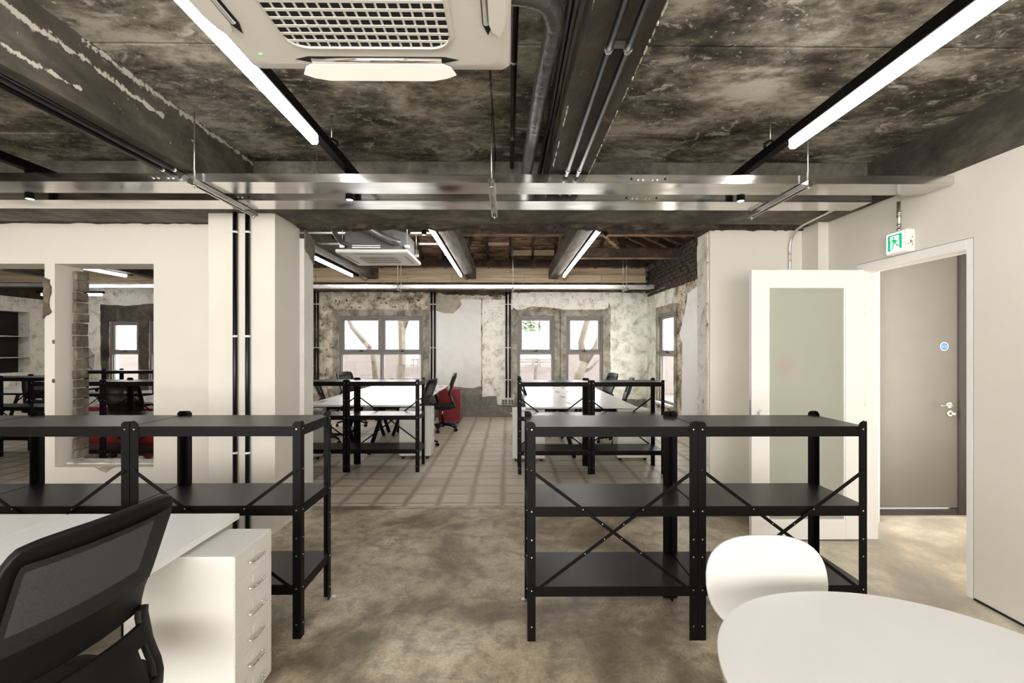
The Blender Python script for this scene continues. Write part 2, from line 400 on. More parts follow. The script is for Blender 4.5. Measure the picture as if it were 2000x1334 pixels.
MB().prism(jag([(4.15, 2.42), (4.34, 2.30), (4.34, 2.52), (4.15, 2.58)], .01, .04, 2), lambda a, q: (-1.851, a, q), lambda a, q: (-1.835, a, q)).build('broken_masonry_edge', LINTEL, col)
MB().prism(jag([(-2.05, 0), (-1.888, 0), (-1.888, .05), (-1.95, .03)], .008, .03, 4), lambda a, q: (a, 3.708, q), lambda a, q: (a, 3.70, q)).build('chipped_plaster', OLDPL, col)
MB().prism(jag([(3.72, 0), (4.14, 0), (4.14, .06), (3.9, .03)], .01, .04, 6), lambda a, q: (-1.889, a, q), lambda a, q: (-1.88, a, q)).build('chipped_plaster', OLDPL, col)
# far-off parts of the front room
struct(B('wall_left', WHITEWALL, -7.3, -7.1, -3.2, 4.0, 0, 2.93), 'white end wall of the front room')
struct(holes('wall_rear', WHITEWALL, -7.3, 3.1, -3.4, -3.2, 0, 2.93, [(-5.2, 2.2, .7, 2.4)]), 'white rear wall with a long window opening')

# ceiling of the front room: board-marked panels under a slab
ce = B('ceiling', CEIL, -7.3, 3.3, -3.4, 3.5, 2.945, 3.1); struct(ce, 'sooty concrete slab ceiling with shuttering marks')
ys = [-3.4, -1.45, -.55, .35, 1.25, 2.15, 3.05, 3.5]; xs = [-7.3, -2.16, -.09, .27, .51, 3.3]
k = 0
for i in range(len(xs) - 1):
    if i in (3,): pass
    for j in range(len(ys) - 1):
        if xs[i] == .27: continue
        k += 1; dz = random.uniform(0, .004)
        a_ = xs[i] + .004; b_ = xs[i + 1] - .004
        B('panel', CEIL, a_, b_, ys[j] + .005, ys[j + 1] - .005, 2.93 + dz, 2.9455, ce, .005)
def cbeam(name, x0, x1, y0, y1, z0, z1, label, seed=1, m=BEAMC):
    mb = MB(); n = 40; rn = random.Random(seed); longy = (y1 - y0) > (x1 - x0)
    a, b = (y0, y1) if longy else (x0, x1); prev = None
    for i in range(n + 1):
        t = a + (b - a) * i / n; e0, e1, e2, e3 = [rn.uniform(-.005, .005) for _ in range(4)]
        q = [(x0 + e0, t, z0 + e1), (x1 + e2, t, z0 + e3), (x1, t, z1), (x0, t, z1)] if longy else [(t, y0 + e0, z0 + e1), (t, y1 + e2, z0 + e3), (t, y1, z1), (t, y0, z1)]
        r = [mb.bm.verts.new(p) for p in q]
        if prev:
            for s_ in range(4): mb._f([prev[s_], prev[(s_ + 1) % 4], r[(s_ + 1) % 4], r[s_]])
        else: mb._f(r)
        prev = r
    mb._f(prev[::-1])
    return struct(mb.build(name, m), label)
cbeam('ceiling_beam', .27, .505, -3.3, 3.5, 2.60, 2.95, 'dark concrete beam carrying two black conduits beside the duct', 1)
lb = cbeam('ceiling_beam', -2.16, -1.95, -3.3, 3.5, 2.60, 2.95, 'dark concrete beam with a chipped pale streak', 2)
cbeam('ceiling_beam', 2.785, 3.10, -3.3, 3.9, 2.60, 2.95, 'dark concrete beam on top of the white wall by the corridor door', 3)
cbeam('ceiling_beam', -4.6, -2.16, 1.66, 1.85, 2.64, 2.95, 'short grey concrete cross beam', 4, LINTEL)
cbeam('ceiling_beam', -11.6, 3.3, 3.5, 4.02, 2.60, 2.95, 'wide concrete lintel over the opening between the rooms', 5, LINTEL)
# chipped paint streaks on the beam side
rs = random.Random(11)
lb.data.materials[0] = streaked_beam()
fk = MB(); cb_ = D.objects['ceiling_beam']
for _ in range(110):
    y = rs.uniform(1.4, 3.45); w_ = rs.uniform(.006, .022); h_ = rs.uniform(.0015, .004); x = .505 if rs.random() < .7 else .272
    fk.prism(jag(ring(7, h_, w_, 2, x, y), .002, .02, rs.randrange(999)), lambda a, q: (a, q, 2.600), lambda a, q: (a, q, 2.5915))
o = fk.build('flaked_edge', OLDPL, cb_); o['kind'] = 'stuff'

# rough timber plate and broken masonry under the lintel edge
pt = MB().prism(jag([(-1.86, 2.57), (1.87, 2.57), (1.87, 2.66), (-1.86, 2.66)], .02, .06, 31), lambda a, q: (a, 4.02, q), lambda a, q: (a, 4.12, q)).build('trim_1', DARKBR)
struct(pt, 'blackened ragged edge hanging under the lintel')
struct(B('trim_2', TIMBER, -11.6, 3.25, 4.12, 4.30, 2.70, 2.86), 'dark timber plate above the opening')
struct(MB().prism(jag([(1.80, 2.585), (3.2, 2.585), (3.2, 2.64), (1.80, 2.64)], .012, .05, 33), lambda a, q: (a, 4.13, q), lambda a, q: (a, 4.4, q)).build('trim_3', DARKBR), 'sooty brick edge above the white wall beside the glazed door')
struct(MB().prism(jag([(-11.6, 2.59), (-2.43, 2.59), (-2.43, 2.63), (-11.6, 2.63)], .006, .06, 34), lambda a, q: (a, 3.985, q), lambda a, q: (a, 4.03, q)).build('trim_4', DARKBR), 'dark ragged joint above the white wall with the openings')

# ------------------------------------------------------------ corridor behind the right wall
cw = MB().box(2.905, 3.21, 3.90, 4.20, 0, 2.5).box(4.55, 4.67, 1.6, 4.2, 0, 2.5).box(2.905, 4.67, 1.5, 1.6, 0, 2.5).box(4.16, 4.55, 4.10, 4.2, 0, 2.5).box(3.21, 4.16, 4.10, 4.2, 2.47, 2.5)
struct(cw.build('wall_corridor', WHITEWALL), 'white corridor walls seen through the doorway')
struct(B('ceiling_corridor', WHITEWALL, 2.905, 4.67, 1.5, 4.2, 2.5, 2.6), 'white corridor ceiling')
g = D.objects.new('door_1', None); C.objects.link(g); struct(g, 'grey satin corridor door with a steel lever and a round blue sticker')
B('leaf', DOORG, 3.25, 4.075, 4.085, 4.13, .06, 2.43, g, .003)
B('frame', DOORGD, 4.08, 4.16, 4.06, 4.18, 0, 2.47, g); B('frame', DOORGD, 3.21, 4.16, 4.07, 4.18, 2.435, 2.47, g)
B('threshold', STEEL, 3.21, 4.16, 4.03, 4.14, .0, .012, g); B('threshold', DOORGD, 3.21, 4.16, 4.08, 4.14, .012, .05, g)
h_ = MB().tube([(3.99, 4.083, .99), (3.99, 4.045, .99), (3.975, 4.038, .99), (3.87, 4.038, .99)], .0095, 10).build('handle', STEEL, g)
T('handle_rose', STEEL, [(3.99, 4.085, .99), (3.99, 4.075, .99)], .026, g, 20)
T('lock_cylinder', STEEL, [(3.995, 4.085, .915), (3.995, 4.073, .915)], .026, g, 20)
T('thumb_turn', STEEL, [(4.0, 4.073, .915), (4.0, 4.04, .915)], .012, g, 12)
st = thing('door_sticker', 'round blue sticker with two lines of white lettering on the grey door', 'sticker', (3.948, 4.084, 1.52))
T('disc', STICK, [(0, 0, 0), (0, -.001, 0)], .034, st, 32)
mb = MB(); rr = [mb.bm.verts.new((math.cos(t * math.pi / 16) * q, -.002, math.sin(t * math.pi / 16) * q)) for q in (.033, .039) for t in range(32)]
for t in range(32): mb._f([rr[t], rr[(t + 1) % 32], rr[32 + (t + 1) % 32], rr[32 + t]])
mb.build('rim', PVCW, st)
for txt, zz in (('Fire door', .003), ('keep shut', -.010)):
    cu = D.curves.new('lettering', 'FONT'); cu.body = txt; cu.size = .0135; cu.align_x = 'CENTER'; cu.materials.append(PVCW)
    tmp = D.objects.new('tmp', cu); C.objects.link(tmp); me_ = D.meshes.new_from_object(tmp.evaluated_get(bpy.context.evaluated_depsgraph_get())); D.objects.remove(tmp)
    if not me_.materials: me_.materials.append(PVCW)
    o = D.objects.new('lettering', me_); C.objects.link(o); o.parent = st; o.location = (0, -.0025, zz); o.rotation_euler = (R(90), 0, 0)

# doorway casing
g = D.objects.new('trim_doorway', None); C.objects.link(g); struct(g, 'white casing lining the corridor doorway')
B('jamb', WHITEDOOR, 2.782, 2.915, 2.70, 2.738, 0, 2.165, g, .003); B('jamb', WHITEDOOR, 2.782, 2.915, 3.555, 3.60, 0, 2.165, g, .003)
B('head', WHITEDOOR, 2.782, 2.915, 2.738, 3.555, 2.108, 2.165, g, .003); B('door_stop', WHITEDOOR, 2.84, 2.87, 2.738, 3.555, 2.095, 2.108, g)
B('shadow_gap', DOORG, 2.7842, 2.786, 2.697, 2.70, 0, 2.168, g); B('shadow_gap', DOORG, 2.7842, 2.786, 2.697, 3.603, 2.165, 2.168, g)
struct(B('dark_gap_strip_right', ACDARK, 2.780, 2.7852, -3.2, 2.69, 0, .012), 'thin dark strip for the gap at the foot of the white wall')  # dark strip standing in for the gap's shade; no baseboard here

# open glazed door, folded back parallel to the far wall
g = D.objects.new('door_2', None); C.objects.link(g); struct(g, 'white open door with a tall frosted glass panel'); g.location = (2.785, 3.55, 0)
L0, L1 = -.885, 0.0
for nm, a, b_, c_, d_ in (('stile', L0, L0 + .135, .01, 2.115), ('stile', L1 - .145, L1, .01, 2.115), ('top_rail', L0 + .135, L1 - .145, 1.985, 2.115), ('bottom_rail', L0 + .135, L1 - .145, .01, .155)):
    B(nm, WHITEDOOR, a, b_, -.02, .02, c_, d_, g, .002)
for a, b_, c_, d_ in ((L0 + .135, L0 + .145, .155, 1.985), (L1 - .155, L1 - .145, .155, 1.985), (L0 + .145, L1 - .155, 1.975, 1.985), (L0 + .145, L1 - .155, .155, .165)):
    B('glazing_bead', WHITEDOOR, a, b_, -.012, .012, c_, d_, g)
B('glass_panel', FROST, L0 + .14, L1 - .15, -.003, .003, .16, 1.98, g)
for zz in (.35, 1.1, 1.8): T('hinge', WHITEDOOR, [(.008, -.012, zz - .05), (.008, -.012, zz + .05)], .008, g, 10)
B('latch_plate', STEEL, L0 - .002, L0, -.012, .012, .95, 1.10, g)
mbk = MB().tube([(L0 + .06, -.02, 1.0), (L0 + .06, -.035, 1.0), (L0 + .06, -.055, 1.0), (L0 + .06, -.07, 1.0)], .02, 20, rs=[.012, .012, .027, .02]); mbk.build('door_knob', WHITEDOOR, g)
al = thing('fire_bell', 'red round fire bell on the wall, a pink blur behind the frosted glass', 'alarm', (2.53, 4.148, 1.35))
MB().tube([(0, 0, 0), (0, -.03, 0), (0, -.05, 0), (0, -.06, 0)], .06, 20, rs=[.065, .065, .055, .02]).build('gong', plain('red_gloss', (.6, .02, .03), .3, var=0), al)
B('back_box', WHITEDOOR, -.05, .05, -.015, 0, -.05, .05, al)

# ------------------------------------------------------------ back room shell
YB = 10.0
W1, W2, W3 = (-3.70, -1.853), (.203, 1.025), (1.273, 2.096); WT, WBT = 2.225, .45
wbk = holes('wall_back', ROUGHW, -5.2, 3.3, YB, YB + .3, 0, 3.2, [(*W1, WBT, WT), (*W2, WBT, WT), (*W3, WBT, WT)])
struct(wbk, 'stripped masonry wall with patches of old plaster and three window bays')
struct(holes('wall_side', ROUGHW, 4.42, 10.3, 3.075, 3.19, 0, 2.75, [(8.36, 9.25, .44, 2.2)], along='y'), 'stripped side wall with a tall narrow window')
wsd = D.objects['wall_side']
struct(B('wall_back_step', OLDPL, -5.3, -5.2, 10.0, 11.9, 0, 3.2), 'old plaster return wall')
WL1, WL2 = (-10.08, -9.32), (-9.08, -8.3)
wbl = holes('wall_back_left', OLDPL, -11.8, -5.2, 11.6, 11.9, 0, 3.2, [(*WL1, .45, 2.2), (*WL2, .45, 2.2)])
struct(wbl, 'dim far wall with dark concrete round its windows')
MB().prism(jag([(-10.25, 0), (-10.08, 0), (-10.08, 2.2), (-9.32, 2.2), (-9.32, .45), (-9.08, .45), (-9.08, 2.2), (-8.3, 2.2), (-8.3, 0), (-7.9, 0), (-7.9, 2.62), (-8.8, 2.66), (-9.6, 2.58), (-10.28, 2.62)], .012, .12, 41),
           lambda a, q: (a, 11.6, q), lambda a, q: (a, 11.57, q)).build('concrete_surround', BEAMC, wbl)
wlb = holes('wall_end', OLDPL, 4.27, 11.9, -11.9, -11.6, 0, 2.72, [(10.2, 11.15, .93, 2.38)], along='y'); struct(wlb, 'end wall of the far room with a dark recess')
struct(B('wall_end_gable', TIMBER, -12.2, -11.6, 4.27, 11.95, 2.72, 5.0), 'dark gable above the end wall')
rc = MB().box(-12.3, -11.88, 10.1, 11.25, .85, 2.5); rc.build('recess_back', ACDARK, wlb)
B('recess_shelf', STEEL, -11.85, -11.62, 10.2, 11.15, 1.78, 1.80, wlb); B('recess_shelf', STEEL, -11.85, -11.62, 10.2, 11.15, 1.28, 1.30, wlb)

def wp(px, py, y=YB):      # a point of the back wall plane from measured bearings
    return ((px - 992) * y / 889 + .09 * 0, 1.5 - (py - 681) * y / 889)
def patch(name, m, pts, t0, t1, seed, amp=.02, parent=None, plane='back'):
    poly = jag([wp(*p) for p in pts], amp, .07, seed)
    return MB().prism(poly, lambda a, q: (a, YB + .002 - t0, q), lambda a, q: (a, YB - t1, q)).build(name, m, parent or wbk)
patch('cement_dado', DADO, [(640, 835), (1262, 835), (1262, 772), (1195, 775), (1190, 745), (1010, 745), (1003, 792), (972, 792), (970, 775), (941, 771), (939, 756), (838, 756), (836, 740), (660, 740)], 0, .006, 51, .012)
patch('white_plaster', SMOOTHPL, [(840, 752), (840, 609), (850, 606), (868, 612), (885, 613), (901, 598), (902, 594), (899, 585), (940, 585), (940, 754), (925, 758), (900, 756)], 0, .018, 52, .008)
patch('old_plaster', OLDPL, [(942, 775), (942, 585), (1002, 586), (1002, 790), (972, 790), (970, 772)], 0, .014, 53, .008)
patch('old_plaster', OLDPL, [(1002, 600), (1000, 572), (1060, 570), (1130, 571), (1184, 571), (1189, 580), (1188, 602), (1166, 606), (1130, 608), (1080, 601), (1040, 598), (1010, 606)], 0, .014, 54, .01)
patch('grey_plaster', GREENPL, [(1194, 780), (1192, 680), (1193, 600), (1188, 585), (1190, 571), (1265, 573), (1265, 780)], 0, .016, 55, .008)
patch('render_coat', plain('grey_render', (.40, .36, .29), .85, var=.2, nscale=5, bump=.3, bscale=30), [(838, 606), (834, 592), (852, 576), (898, 582), (901, 593), (886, 612), (862, 610)], 0, .012, 56, .006)
def surround(x0, x1, x2=None, x3=None, seed=60):
    ex = .13; zt = WT + .13
    mb = MB()
    for a, b_, c_, d_ in ((x0 - ex, x0 + .004, 0.5, zt), (x1 - .004, x1 + ex, .5, zt), (x0, x1, WT - .004, zt)):
        mb.prism(jag([(a, c_), (b_, c_), (b_, d_), (a, d_)], .004, .12, seed), lambda p, q: (p, YB + .1, q), lambda p, q: (p, YB - .022, q))
    return mb.build('concrete_surround', WINCONC, wbk)
surround(*W1, seed=61); surround(*W2, seed=62); surround(*W3, seed=63)
patch('brick_edge', DARKBR, [(600, 571), (700, 569), (840, 572), (898, 577), (985, 578), (1000, 571), (1130, 568), (1265, 571), (1265, 553), (600, 553)], 0, .02, 64, .02)
# side wall plaster
def spatch(name, m, pts, t1, seed, amp=.012):
    return MB().prism(jag(pts, amp, .07, seed), lambda a, q: (3.077, a, q), lambda a, q: (3.075 - t1, a, q)).build(name, m, wsd)
spatch('old_plaster', GREENPL, [(10, 0), (10, 2.72), (9.6, 2.74), (8.6, 2.70), (8.4, 2.62), (8.42, 2.35), (9.38, 2.34), (9.38, .3), (8.5, .3), (8.4, 0)], .016, 71)
spatch('concrete_surround', WINCONC, [(9.37, .30), (9.37, 2.33), (8.24, 2.33), (8.24, .30), (8.36, .30), (8.36, 2.2), (9.25, 2.2), (9.25, .30)], .022, 72, .005)
spatch('white_plaster', SMOOTHPL, [(8.0, 0), (7.95, 1.6), (8.1, 1.75), (7.85, 2.1), (7.7, 2.45), (7.2, 2.52), (4.5, 2.52), (4.5, 0)], .018, 73)
# sooty gable bricks on the side wall
bdat = []
for s in range(3):
    mb = MB(); rn = random.Random(80 + s); 
    for v in mb.box(-.03, .02, -.105, .105, -.033, .033).bm.verts: v.co += Vector([rn.uniform(-.006, .006) for _ in range(3)])
    me = D.meshes.new('brick'); mb.bm.to_mesh(me); mb.bm.free(); me.materials.append(DARKBR); bdat.append(me)
struct(B('wall_gable', DARKBR, 3.09, 3.35, 4.42, 10.3, 2.75, 4.9), 'sooty brick gable above the stripped side wall'); gb = D.objects['wall_gable']
rn = random.Random(5)
for r_ in range(9):
    z = 2.66 + r_ * .077
    y = 6.85 + (.11 if r_ % 2 else 0)
    while y < 9.95:
        if not (r_ in (3, 4) and 7.6 < y < 7.8):
            o = D.objects.new('brick', bdat[rn.randrange(3)]); C.objects.link(o); o.parent = gb
            o.location = (3.075 + rn.uniform(-.012, .006), y, z); o.rotation_euler = (R(90) if r_ == 8 and 0 else rn.uniform(-.03, .03), 0, rn.uniform(-.04, .04))
        y += .228
z = 2.66 + 9 * .077 + .075; y = 7.0
while y < 9.9:
    o = D.objects.new('brick', bdat[rn.randrange(3)]); C.objects.link(o); o.parent = gb
    o.location = (3.07, y, z); o.rotation_euler = (R(90) + rn.uniform(-.04, .04), 0, 0); y += .085

# ------------------------------------------------------------ windows
def window(n, along, a0, a1, d, z0, z1, cols, label, dep=.12):
    g = D.objects.new('window_%d' % n, None); C.objects.link(g); struct(g, label)
    P = (lambda a, dd, z: (a, d + dd, z)) if along == 'x' else (lambda a, dd, z: (d + dd, a, z))
    def bx(nm, a, b_, d0, d1, c_, e_, m, par=g, bev=.004):
        p, q = P(a, d0, c_), P(b_, d1, e_)
        return B(nm, m, min(p[0], q[0]), max(p[0], q[0]), min(p[1], q[1]), max(p[1], q[1]), min(p[2], q[2]), max(p[2], q[2]), par, bev)
    f = .052; zm = z0 + (z1 - z0) * .535
    bx('frame', a0, a0 + f, 0, dep, z0, z1, WINF); bx('frame', a1 - f, a1, 0, dep, z0, z1, WINF)
    bx('frame', a0 + f, a1 - f, 0, dep, z1 - f, z1, WINF); bx('frame', a0 + f, a1 - f, 0, dep, z0, z0 + f, WINF)
    bx('transom', a0 + f, a1 - f, 0, dep, zm - .03, zm + .03, WINF)
    wd = (a1 - a0 - 2 * f) / cols
    for c in range(cols):
        p = a0 + f + c * wd; q = p + wd
        if c: bx('mullion', p - .025, p + .025, -.002, dep, z0 + f, z1 - f, WINF)
        p += .024 if c else 0; q -= .024 if c < cols - 1 else 0
        sf = .058
        mb = MB(); t0, t1 = zm + .029, z1 - f + .001
        for a, b_, c_, e_ in ((p, p + sf, t0, t1), (q - sf, q, t0, t1), (p + sf, q - sf, t1 - sf, t1), (p + sf, q - sf, t0, t0 + sf)):
            u, v = P(a, .02, c_), P(b_, .07, e_); mb.box(min(u[0], v[0]), max(u[0], v[0]), min(u[1], v[1]), max(u[1], v[1]), c_, e_)
        s = mb.build('sash', WINF, g, .004)
        bx('pane', p + sf, q - sf, .04, .046, t0 + sf, t1 - sf, GLASS, s, 0)
        m_ = (p + q) / 2
        bx('latch', m_ - .05, m_ + .05, .0, .022, t0 + .004, t0 + .018, BLACKP, s, 0); bx('latch', m_ + .0, m_ + .016, -.02, .0, t0 + .01, t0 + .055, BLACKP, s, 0)
        bx('pane', p + .01, q - .01, .06, .066, z0 + f, zm - .03, GLASS, g, 0)
        bx('glazing_bead', p, p + .015, .04, .08, z0 + f, zm - .03, WINF, g, 0); bx('glazing_bead', q - .015, q, .04, .08, z0 + f, zm - .03, WINF, g, 0)
    return g
window(1, 'x', *W1, YB + .02, WBT, WT, 2, 'double grey window in the stripped wall, four panes')
window(2, 'x', *W2, YB + .02, WBT, WT, 1, 'single grey window next to the socket box, green leaves outside')
window(3, 'x', *W3, YB + .02, WBT, WT, 1, 'single grey window nearest the room corner, branching trunk outside')
window(4, 'y', 8.36, 9.25, 3.09, .44, 2.2, 1, 'narrow grey window in the side wall', dep=.09)
window(5, 'x', *WL1, 11.62, .45, 2.2, 1, 'dim grey window of the far room, beside the umbrella')
window(6, 'x', *WL2, 11.62, .45, 2.2, 1, 'dim grey window of the far room, cut off by the wall opening')
B('window_sill', WHITEWALL, 2.98, 3.3, 8.36, 9.25, .40, .44, D.objects['window_4'])

# ------------------------------------------------------------ roof
def slope(y): return 3.44 + .5 * (10.0 - y)
rf = D.objects.new('roof', None); C.objects.link(rf); struct(rf, 'open timber roof with dark boarding on rafters')
rn = random.Random(9); n = 22; y0, dy = 10.3, .158
for i in range(n):
    ya, yb = y0 - i * dy, y0 - (i + 1) * dy + .006
    xa = -12.0
    for xb in ([-9.0, -6.2, -3.4 + rn.uniform(-.5, .5), -.6 + rn.uniform(-.5, .5), 1.5 + rn.uniform(-.5, .5), 3.35]):
        dz = rn.uniform(0, .008); mb = MB()
        c = [(xa + .004, ya), (xb - .004, ya), (xb - .004, yb), (xa + .004, yb)]
        mb.prism(c, lambda a, b_: (a, b_, slope(b_) + dz), lambda a, b_: (a, b_, slope(b_) + dz + .022)).build('board', BOARD, rf); xa = xb
ridge = y0 - n * dy
MB().prism([(-12, ridge - .1), (3.35, ridge - .1), (3.35, 10.4), (-12, 10.4)], lambda a, b_: (a, b_, slope(b_) + .035), lambda a, b_: (a, b_, slope(b_) + .06)).build('roof_covering', TIMBER, rf)
MB().prism([(-12, ridge), (3.35, ridge), (3.35, 3.4), (-12, 3.4)], lambda a, b_: (a, b_, slope(ridge) - .42 * (ridge - b_)), lambda a, b_: (a, b_, slope(ridge) + .03 - .42 * (ridge - b_))).build('near_slope', BOARD, rf)
struct(B('ceiling_far_room', TIMBER, -12, -5.25, 4.4, 11.95, 3.24, 3.28), 'dark boarding over the far window wall')
for i in range(32):
    x = 2.9 - i * .475
    MB().bar((x, 10.2, slope(10.2) - .06), (x, ridge, slope(ridge) - .06), .05, .10).build('rafter', TIMBER, rf)
# light pine blocks between the rafters at the eaves
for i in range(31):
    if i % 4 == 3: continue
    x = 2.9 - i * .475
    B('eaves_block', NEWWOOD, x - .45, x - .025, 9.60, 9.64, 3.47, 3.58, rf) if i % 3 else B('eaves_block', NEWWOOD, x - .45, x - .025, 9.25, 9.27, 3.60, 3.66, rf)
# hip rafters and hip boards at the gable end
for i in range(9):
    y = 6.6 + i * .42
    MB().bar((3.08, y, 3.32), (1.25, y, 4.15), .055, .09).build('hip_rafter', TIMBER, rf)
for i in range(11):
    a = 3.3 - i * .18; b_ = a - .172; zz = 3.30 + (3.08 - a) * .454
    dz = rn.uniform(0, .01)
    mb = MB(); mb.prism([(a, 5.6), (a, 10.2), (b_, 10.2), (b_, 5.6)], lambda p, q: (p, q, 3.38 + (3.08 - p) * .454 + dz), lambda p, q: (p, q, 3.40 + (3.08 - p) * .454 + dz)).build('hip_board', BOARD, rf)
# big timbers: purlins across, tie beams towards the window wall
def beam(name, a, b_, w_, h_, m, label, up=(0, 0, 1)):
    return struct(MB().bar(a, b_, w_, h_, up).build(name, m, None, .006), label)
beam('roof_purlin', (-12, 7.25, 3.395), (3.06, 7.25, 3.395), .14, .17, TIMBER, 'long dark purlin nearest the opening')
B('lit_edge', BOARD, -12, 3.06, 7.18, 7.32, 3.305, 3.31, D.objects['roof_purlin'])  # paler strip paints the light along the purlin's lower edge
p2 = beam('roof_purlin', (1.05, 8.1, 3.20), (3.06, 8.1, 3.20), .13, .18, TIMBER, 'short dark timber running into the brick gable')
B('lit_edge', BOARD, 1.05, 3.06, 8.035, 8.165, 3.105, 3.11, p2)  # same painted light under the short timber
beam('roof_purlin', (-12, 9.72, 3.32), (2.95, 9.72, 3.32), .10, .16, TIMBER, 'dark wall purlin above the pale pine planks')
wps = D.objects.new('trim_pine_plate', None); C.objects.link(wps); struct(wps, 'pale new pine planks along the head of the window wall')
xa = -12.0
for xb in (-8.4, -5.2, -2.6, .0, 1.55, 2.95):
    B('plank', NEWWOOD, xa + .003, xb - .003, 9.76, 9.82, 3.085, 3.22, wps, .003)
    xa = xb
xa = -12.0
for xb in (-7.2, -4.1, -1.2, .35, 1.0, 2.0, 2.96):
    B('plank', NEWWOOD, xa + .003, xb - .003, 9.74, 9.82, 2.92, 3.08, wps, .003)
    xa = xb
struct(B('trim_wall_head', DARKBR, -5.2, 3.0, 9.86, 10.0, 2.74, 2.92), 'dark gap under the pine planks')
for i, (x, lab) in enumerate(((-.78, 'grey timber tie beam left of the doorway axis with a king post'), (.97, 'grey timber tie beam nearest the brick gable'), (-2.86, 'grey timber tie beam beside the far air conditioner'),
                              (-5.1, 'timber tie beam hidden by the white column'), (-7.45, 'timber tie beam of the far room'), (-9.6, 'last timber tie beam of the far room'))):
    o = beam('tie_beam', (x, 4.32, 3.11), (x, 9.74, 3.11), .20, .25, TIEW, lab)
    MB().bar((x + .05, 8.0, 3.2), (x + .05, 8.0, 4.35), .12, .12).build('post', TIMBER, o)
    MB().bar((x + .05, 8.05, 3.3), (x + .05, 9.1, 3.75), .09, .10).build('strut', TIMBER, o)
    MB().bar((x - .04, 8.15, 3.25), (x - .04, 7.7, 4.3), .05, .09).build('strut', NEWWOOD, o)
    MB().bar((x + .05, 7.95, 3.3), (x + .05, 6.8, 3.95), .09, .10).build('strut', TIMBER, o)
    B('packer', TIMBER, x - .02, x + .12, 7.45, 7.75, 3.235, 3.40, o); B('packer', TIMBER, x - .02, x + .12, 8.7, 9.0, 3.235, 3.33, o)
# diagonal braces in the gable bay
MB().bar((1.25, 7.3, 3.62), (1.95, 8.0, 3.30), .07, .09).build('brace', BOARD, p2)
MB().bar((2.0, 8.1, 3.29), (2.0, 8.1, 3.75), .13, .10).build('post', TIMBER, p2)

# ------------------------------------------------------------ outside
struct(B('ground_outside', GARDEN, -25, 22, 12.0, 60, -.3, -.2), 'pale ground outside the windows')
gw = tag(B('garden_wall', GWALL, -16, 16, 17.0, 17.25, -.2, 1.35, None, .02), 'pale brick garden wall outside the windows', 'wall')
def tree(loc, limbs, label, leaves=None):
    t = thing('tree', label, 'tree', loc)
    T('trunk', BARK, limbs[0][0], 0, t, 10, limbs[0][1])
    for pts, rs_ in limbs[1:]: T('branch', BARK, pts, 0, t, 8, rs_)
    if leaves:
        mb = MB(); rn = random.Random(4)
        for _ in range(leaves[3]):
            c = Vector(leaves[0]) + Vector((rn.gauss(0, leaves[1]), rn.gauss(0, leaves[1]), rn.gauss(0, leaves[2])))
            a = Vector([rn.uniform(-1, 1) for _ in range(3)]).normalized() * .05; b_ = a.cross(Vector([rn.uniform(-1, 1) for _ in range(3)])).normalized() * .025
            v = [mb.bm.verts.new(c + q) for q in (-a, b_, a, -b_)]; mb._f(v)
        o = mb.build('foliage', LEAF, t); o['kind'] = 'stuff'
    return t
tree((2.35, 14, -.2), [([(-.25, 0, 0), (-.15, 0, .9), (0, 0, 1.3)], [.2, .15, .14]), ([(0, 0, 1.2), (-.1, 0, 1.9), (.1, 0, 2.6), (.2, 0, 4)], [.13, .1, .09, .05]), ([(0, 0, 1.25), (.35, 0, 1.75), (.75, .1, 2.6), (1.2, .1, 4)], [.12, .09, .08, .05]),
                       ([(-.15, 0, .9), (.2, 0, 1.1), (.6, 0, 1.5)], [.05, .04, .02])], 'forked pale tree trunk outside the window nearest the room corner')
tree((.9, 14, -.2), [([(-.1, 0, 0), (-.05, 0, 1), (.05, 0, 1.9), (.1, 0, 3)], [.06, .05, .035, .02])], 'slim young tree with green leaves outside the window by the socket box', ((-.25, 0, 2.3), .17, .30, 520))
tree((-3.25, 14, -.2), [([(-.15, 0, 0), (-.05, 0, .8), (0, 0, 1.6), (0, 0, 2.4), (-.2, 0, 3.4)], [.2, .13, .11, .12, .08]), ([(0, 0, 2.2), (.2, 0, 2.7), (.4, 0, 3.6)], [.09, .07, .05])], 'straight pale tree trunk outside the double window')
tree((-5.6, 14.4, -.2), [([(1.5, 0, 0), (1.35, 0, 1.5), (1.1, 0, 1.9)], [.09, .08, .08]), ([(1.25, 0, 1.7), (.7, 0, 2.35), (.3, 0, 3.2)], [.08, .07, .05])], 'leaning bare tree limb crossing the double window')
tag(T('outside_column', plain('pale_column', (.2, .19, .18), .8), [(-10.2, 13.2, -.2), (-10.2, 13.2, 4)], .16, None, 20), 'pale round column outside the dim far window', 'column')

